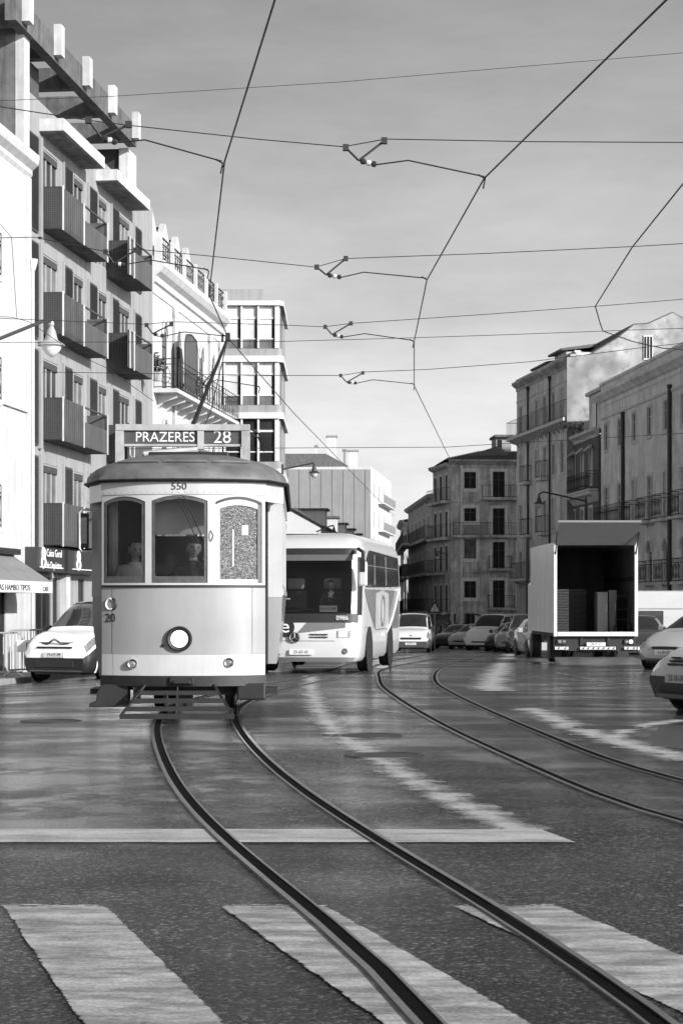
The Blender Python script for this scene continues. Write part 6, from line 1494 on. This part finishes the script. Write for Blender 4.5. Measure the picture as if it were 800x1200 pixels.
# ---------------------------------------------------------------- street furniture
M_lamp = mat('lamp_grey_paint', .30, .45, amt=.15); M_lampd = mat('lamp_dark_paint', .04, .45, amt=.15); M_opal = mat('opal_lamp_bowl', .6, .15, amt=.05)
def lamp_head(parent, c, s, m):
    x, y, z = c
    h = part('lamp_shade', MB().lathe([(.03 * s, .72 * s), (.07 * s, .7 * s), (.09 * s, .6 * s), (.06 * s, .55 * s), (.13 * s, .4 * s), (.2 * s, .14 * s), (.40 * s, .0), (.42 * s, -.03 * s), (.36 * s, -.02 * s)], (x, y, z), n=20), m, parent, smooth=True)
    part('lamp_bowl', MB().lathe([(.32 * s, -.02 * s), (.28 * s, -.14 * s), (.18 * s, -.28 * s), (.06 * s, -.36 * s), (.01, -.37 * s)], (x, y, z), n=20), M_opal, h, smooth=True)
def wall_lamp(label, px, py, Y, s, px0, py0, m, Y0=None):
    t = thing('street_lamp', label, 'street lamp', (0, 0, 0)); p = at(px, py, Y); q = at(px0, py0, Y0 or Y); t.location = q; p = p - q
    top = Vector((p.x, p.y, p.z + .66 * s)); part('arm', MB().tube([(0, 0, 0), (top.x * .9, top.y * .9, top.z), (top.x, top.y, top.z + .04)], .045, 8), M_lampd, t, smooth=True); lamp_head(t, p, s, m); part('wall_plate', MB().box(-.06, .06, -.1, .1, -.25, .25), M_lampd, t)
wall_lamp('grey bell-shaped street lamp on a long arm in front of the balcony block', 60.5, 404, 49.0, .82, -40, 413, M_lamp, 46.0)
wall_lamp('dark bell-shaped street lamp beside the glazed bay block', 368, 554, 102.0, .72, 331, 550, M_lampd)
wall_lamp('small street lamp on an arm above the coach roof', 391, 624, 128.0, .62, 345, 634, M_lampd)
wall_lamp('small bracket lantern on the corner building', 512, 652, 171.0, .6, 525, 650, M_lampd, 173.0)
def lamp_post(label, px, pyt, Y, arm=None):
    x = (px - 400) * Y / FPX; z0 = gz(x, Y); H_ = CZ + (HOR - pyt) * Y / FPX - z0
    t = thing('street_lamp', label, 'street lamp', (x, Y, z0)); part('post', MB().lathe([(.16, 0), (.16, .5), (.1, .6), (.09, H_ * .6), (.07, H_), (.02, H_ + .15)], (0, 0, 0), n=12), M_lampd, t, smooth=True)
    if arm:
        p = at(arm[0], arm[1], Y) - Vector((x, Y, z0)); part('arm', MB().tube([(0, 0, H_ - .1), (p.x * .9, 0, p.z + .62), (p.x, 0, p.z + .5)], .05, 6), M_lampd, t, smooth=True); lamp_head(t, p, .72, M_lampd)
lamp_post('tall dark lamp post with long arm reaching left above the lorry', 686, 585, 106, (631, 590))
lamp_post('plain dark post standing left of the lorry', 617.5, 632, 104)
# warning sign
x_, y_ = (509 - 400) * 118 / FPX, 118; sg = thing('warning_sign', 'triangular warning sign on a pole left of the parked cars', 'sign', (x_, y_, gz(x_, y_)))
zt_ = CZ + (HOR - 704) * 118 / FPX - gz(x_, y_)
part('pole', MB().tube([(0, 0, 0), (0, 0, zt_ + .05)], .045, 8), M_galv, sg); tr_ = part('plate', MB().prism([(-.42, -.06, zt_ - .72), (.42, -.06, zt_ - .72), (0, -.06, zt_)], (0, .01, 0)), M_dark, sg); part('white_field', MB().prism([(-.27, -.066, zt_ - .63), (.27, -.066, zt_ - .63), (0, -.066, zt_ - .17)], (0, .004, 0)), M_plate, tr_); part('symbol', MB().box(-.03, .03, -.072, -.067, zt_ - .58, zt_ - .32), M_text, tr_)
x_, y_ = (474.5 - 400) * 128 / FPX, 128; tl_ = thing('traffic_light', 'dark traffic signal seen from behind above the far white van', 'traffic light', (x_, y_, gz(x_, y_)))
zt_ = CZ + (HOR - 662) * 128 / FPX - gz(x_, y_); part('mast', MB().tube([(0, 0, 0), (0, 0, zt_)], .06, 8), M_lampd, tl_); part('housing', MB().box(-.2, .2, -.15, .15, zt_ - .7, zt_ + .05), M_black, tl_, bevel=.05)
# crowd barriers on the left pavement
def barrier(label, x, y, rz, w=2.2, h=1.08):
    t = thing('crowd_barrier', label, 'barrier', (x, y, gz(x, y) + .13), rz)
    fr = [(-w / 2, 0, .16), (-w / 2, 0, h - .12), (-w / 2 + .04, 0, h - .03), (-w / 2 + .12, 0, h), (w / 2 - .12, 0, h), (w / 2 - .04, 0, h - .03), (w / 2, 0, h - .12), (w / 2, 0, .16), (-w / 2, 0, .16)]
    part('frame', MB().tube(fr, .022, 6), M_galv, t, smooth=True)
    for k in range(14): xx = -w / 2 + w * (k + 1) / 15; part('bar', MB().tube([(xx, 0, .16), (xx, 0, h)], .009, 5), M_galv, t)
    for sx in (-.7, .7): part('foot', MB().tube([(sx, -.3, .01), (sx, -.18, .06), (sx, 0, .16), (sx, .18, .06), (sx, .3, .01)], .02, 6), M_galv, t, smooth=True)
Xb = lambda Y: LX(Y) + 1.45
barrier('steel crowd barrier at the left edge of the kerb', Xb(46.4) - .62, 46.4, R(8)); barrier('steel crowd barrier beside the parked white van', Xb(47.2) + .55, 46.9, R(62), 1.8)
part_ = thing('barrier_notice', 'small white notice hung on the crowd barrier beside the white van', 'notice', (at(33, 757, 46.2)))
part('card', MB().box(-.25, .25, -.012, 0, -.14, .14), M_plate, part_); text('lettering', 'P', .2, M_text, part_, (0, -.014, 0))
# ---------------------------------------------------------------- overhead line
M_wire = mat('line_wire', .02, .5, amt=.1); M_ins = mat('porcelain', .5, .2, amt=.1)
def wire(name, label, pts, r=.010, cat='wire'):
    P_ = [at(*p) for p in pts]; o = part(name, MB().tube(P_, r, 5), M_wire, None, smooth=True); return tag(o, label, cat)
HC = 4.25
def cw(px, py): return (px, py, FPX * HC / (HOR - py))
wire('contact_wire', 'overhead contact wire above the tram, from the top edge to the trolley pole', [(352, -120, FPX * HC / 826), cw(322, 0), cw(263, 190), cw(245, 345), cw(268, 397), cw(345, 485), cw(420, 562), cw(462, 605)], .009)
wire('contact_wire', 'overhead contact wire running from the top right corner down to the corner building', [(1010, -200, FPX * HC / 906), cw(780, 0), cw(567, 209), cw(500, 328), cw(485, 400), cw(485, 452), cw(523, 530), cw(535, 552)], .009)
wire('contact_wire', 'short overhead wire dropping from the right edge towards the narrow house', [cw(880, 100), cw(800, 215), cw(740, 290), cw(697, 359), (703, 380, 29.5), (706, 388, 29.5)], .009)
def span(label, Y, pts, r=.007): return wire('span_wire', label, [(x, y, Y) for x, y in pts], r, 'wire')
span('topmost faint span wire crossing the whole sky', 34, [(-300, 133), (0, 118), (130, 113), (400, 96), (800, 62), (1100, 36)], .005)
span('span wire crossing the sky at the level of the first pull-off', 19.9, [(-500, 95), (0, 125), (104, 141), (152, 147), (300, 163), (402, 172), (452, 163), (620, 166), (800, 167), (1300, 172)], .0055)
span('second span wire with a pull-off below the first', 25.9, [(-300, 285), (40, 278), (125, 295), (160, 292), (245, 300), (370, 313), (405, 303), (570, 297), (740, 289), (1200, 262)], .0055)
span('third span wire crossing between the roofs with a pull-off', 31.6, [(-200, 372), (0, 373), (172, 380), (201, 377), (335, 381), (380, 383), (411, 379), (560, 369), (697, 359), (1200, 318)], .0055)
span('fourth span wire just under the third one', 34, [(-200, 402), (335, 400), (480, 396), (600, 392), (706, 388), (760, 386), (1100, 376)], .0055)
span('fifth span wire with the lowest pull-off', 38.0, [(50, 436), (335, 440), (399, 440), (425, 436), (500, 433), (620, 424), (755, 407), (1000, 380)], .0065)
span('low far span wire across the end of the street', 58, [(150, 526), (333, 525), (523, 524), (605, 519), (800, 508)], .009)
span('slack wire slanting from the right roof to the right contact wire', 29.5, [(706, 388), (740, 400), (775, 408), (860, 414)], .008)
span('thin wire drooping across the left facade below the street lamp', 44, [(-60, 366), (16, 372), (34, 377), (90, 415), (127, 432), (180, 470)], .007)
span('thin wire along the left facade above the lamp', 43, [(-30, 280), (0, 262), (14, 278), (20, 372)], .008)
def pull_off(label, Y, a, b, v, ins, bend, end, r=.010):
    q = at(a[0], a[1], Y); t = thing('pull_off_arm', label, 'wire fitting', q); D = lambda p: at(p[0], p[1], Y) - q
    part('strut', MB().tube([D(a), D(v)], r * 1.2, 5), M_wire, t); part('strut', MB().tube([D(b), D(v)], r * 1.2, 5), M_wire, t)
    for p in (a, b): part('clamp', MB().box(D(p).x - .03, D(p).x + .03, -.03, .03, D(p).z - .03, D(p).z + .03), M_wire, t)
    d = D(ins) - D(v); 
    for k in range(3): c = D(v) + d * (.25 + .3 * k); part('insulator', MB().lathe([(.012, -.03), (.03, -.015), (.03, .015), (.012, .03)], (c.x, c.y, c.z), 'x', 8), M_wire if k != 1 else M_ins, t, smooth=True)
    part('arm', MB().tube([D(v), D(ins), D(bend), D(end)], r * .8, 5), M_wire, t, smooth=True)
    e = D(end); part('wire_clip', MB().tube([e + Vector((-.06, 0, .02)), e + Vector((.01, 0, -.02)), e + Vector((-.01, 0, -.12))], r, 5), M_wire, t)
pull_off('pull-off arm on the first span wire, right contact wire', 19.9, (405, 173), (450, 165), (420, 188), (441, 193), (478, 188), (567, 207))
pull_off('pull-off arm on the second span wire, right contact wire', 25.9, (371, 313), (405, 303), (382, 322), (400, 325), (426, 319), (499, 326))
pull_off('pull-off arm on the third span wire, right contact wire', 31.6, (381, 383), (411, 379), (389, 392), (402, 395), (427, 391), (484, 399))
pull_off('pull-off arm on the lowest span wire, right contact wire', 38.0, (399, 440), (425, 437), (406, 448), (418, 449), (437, 445), (485, 450))
pull_off('pull-off arm in front of the balcony block canopy, left contact wire', 19.4, (104, 141), (151, 146), (119, 161), (137, 167), (170, 164), (260, 189))
pull_off('pull-off arm in front of the upper balconies, left contact wire', 26.3, (124, 295), (159, 293), (134, 309), (146, 310), (178, 305), (244, 316))
pull_off('pull-off arm in front of the white house, left contact wire', 31.2, (172, 381), (201, 380), (179, 391), (192, 394), (216, 389), (266, 394))
pull_off('pull-off arm low beside the trolley pole, left contact wire', 37.5, (232, 443), (249, 437), (238, 449), (244, 450), (254, 445), (304, 453), .011)
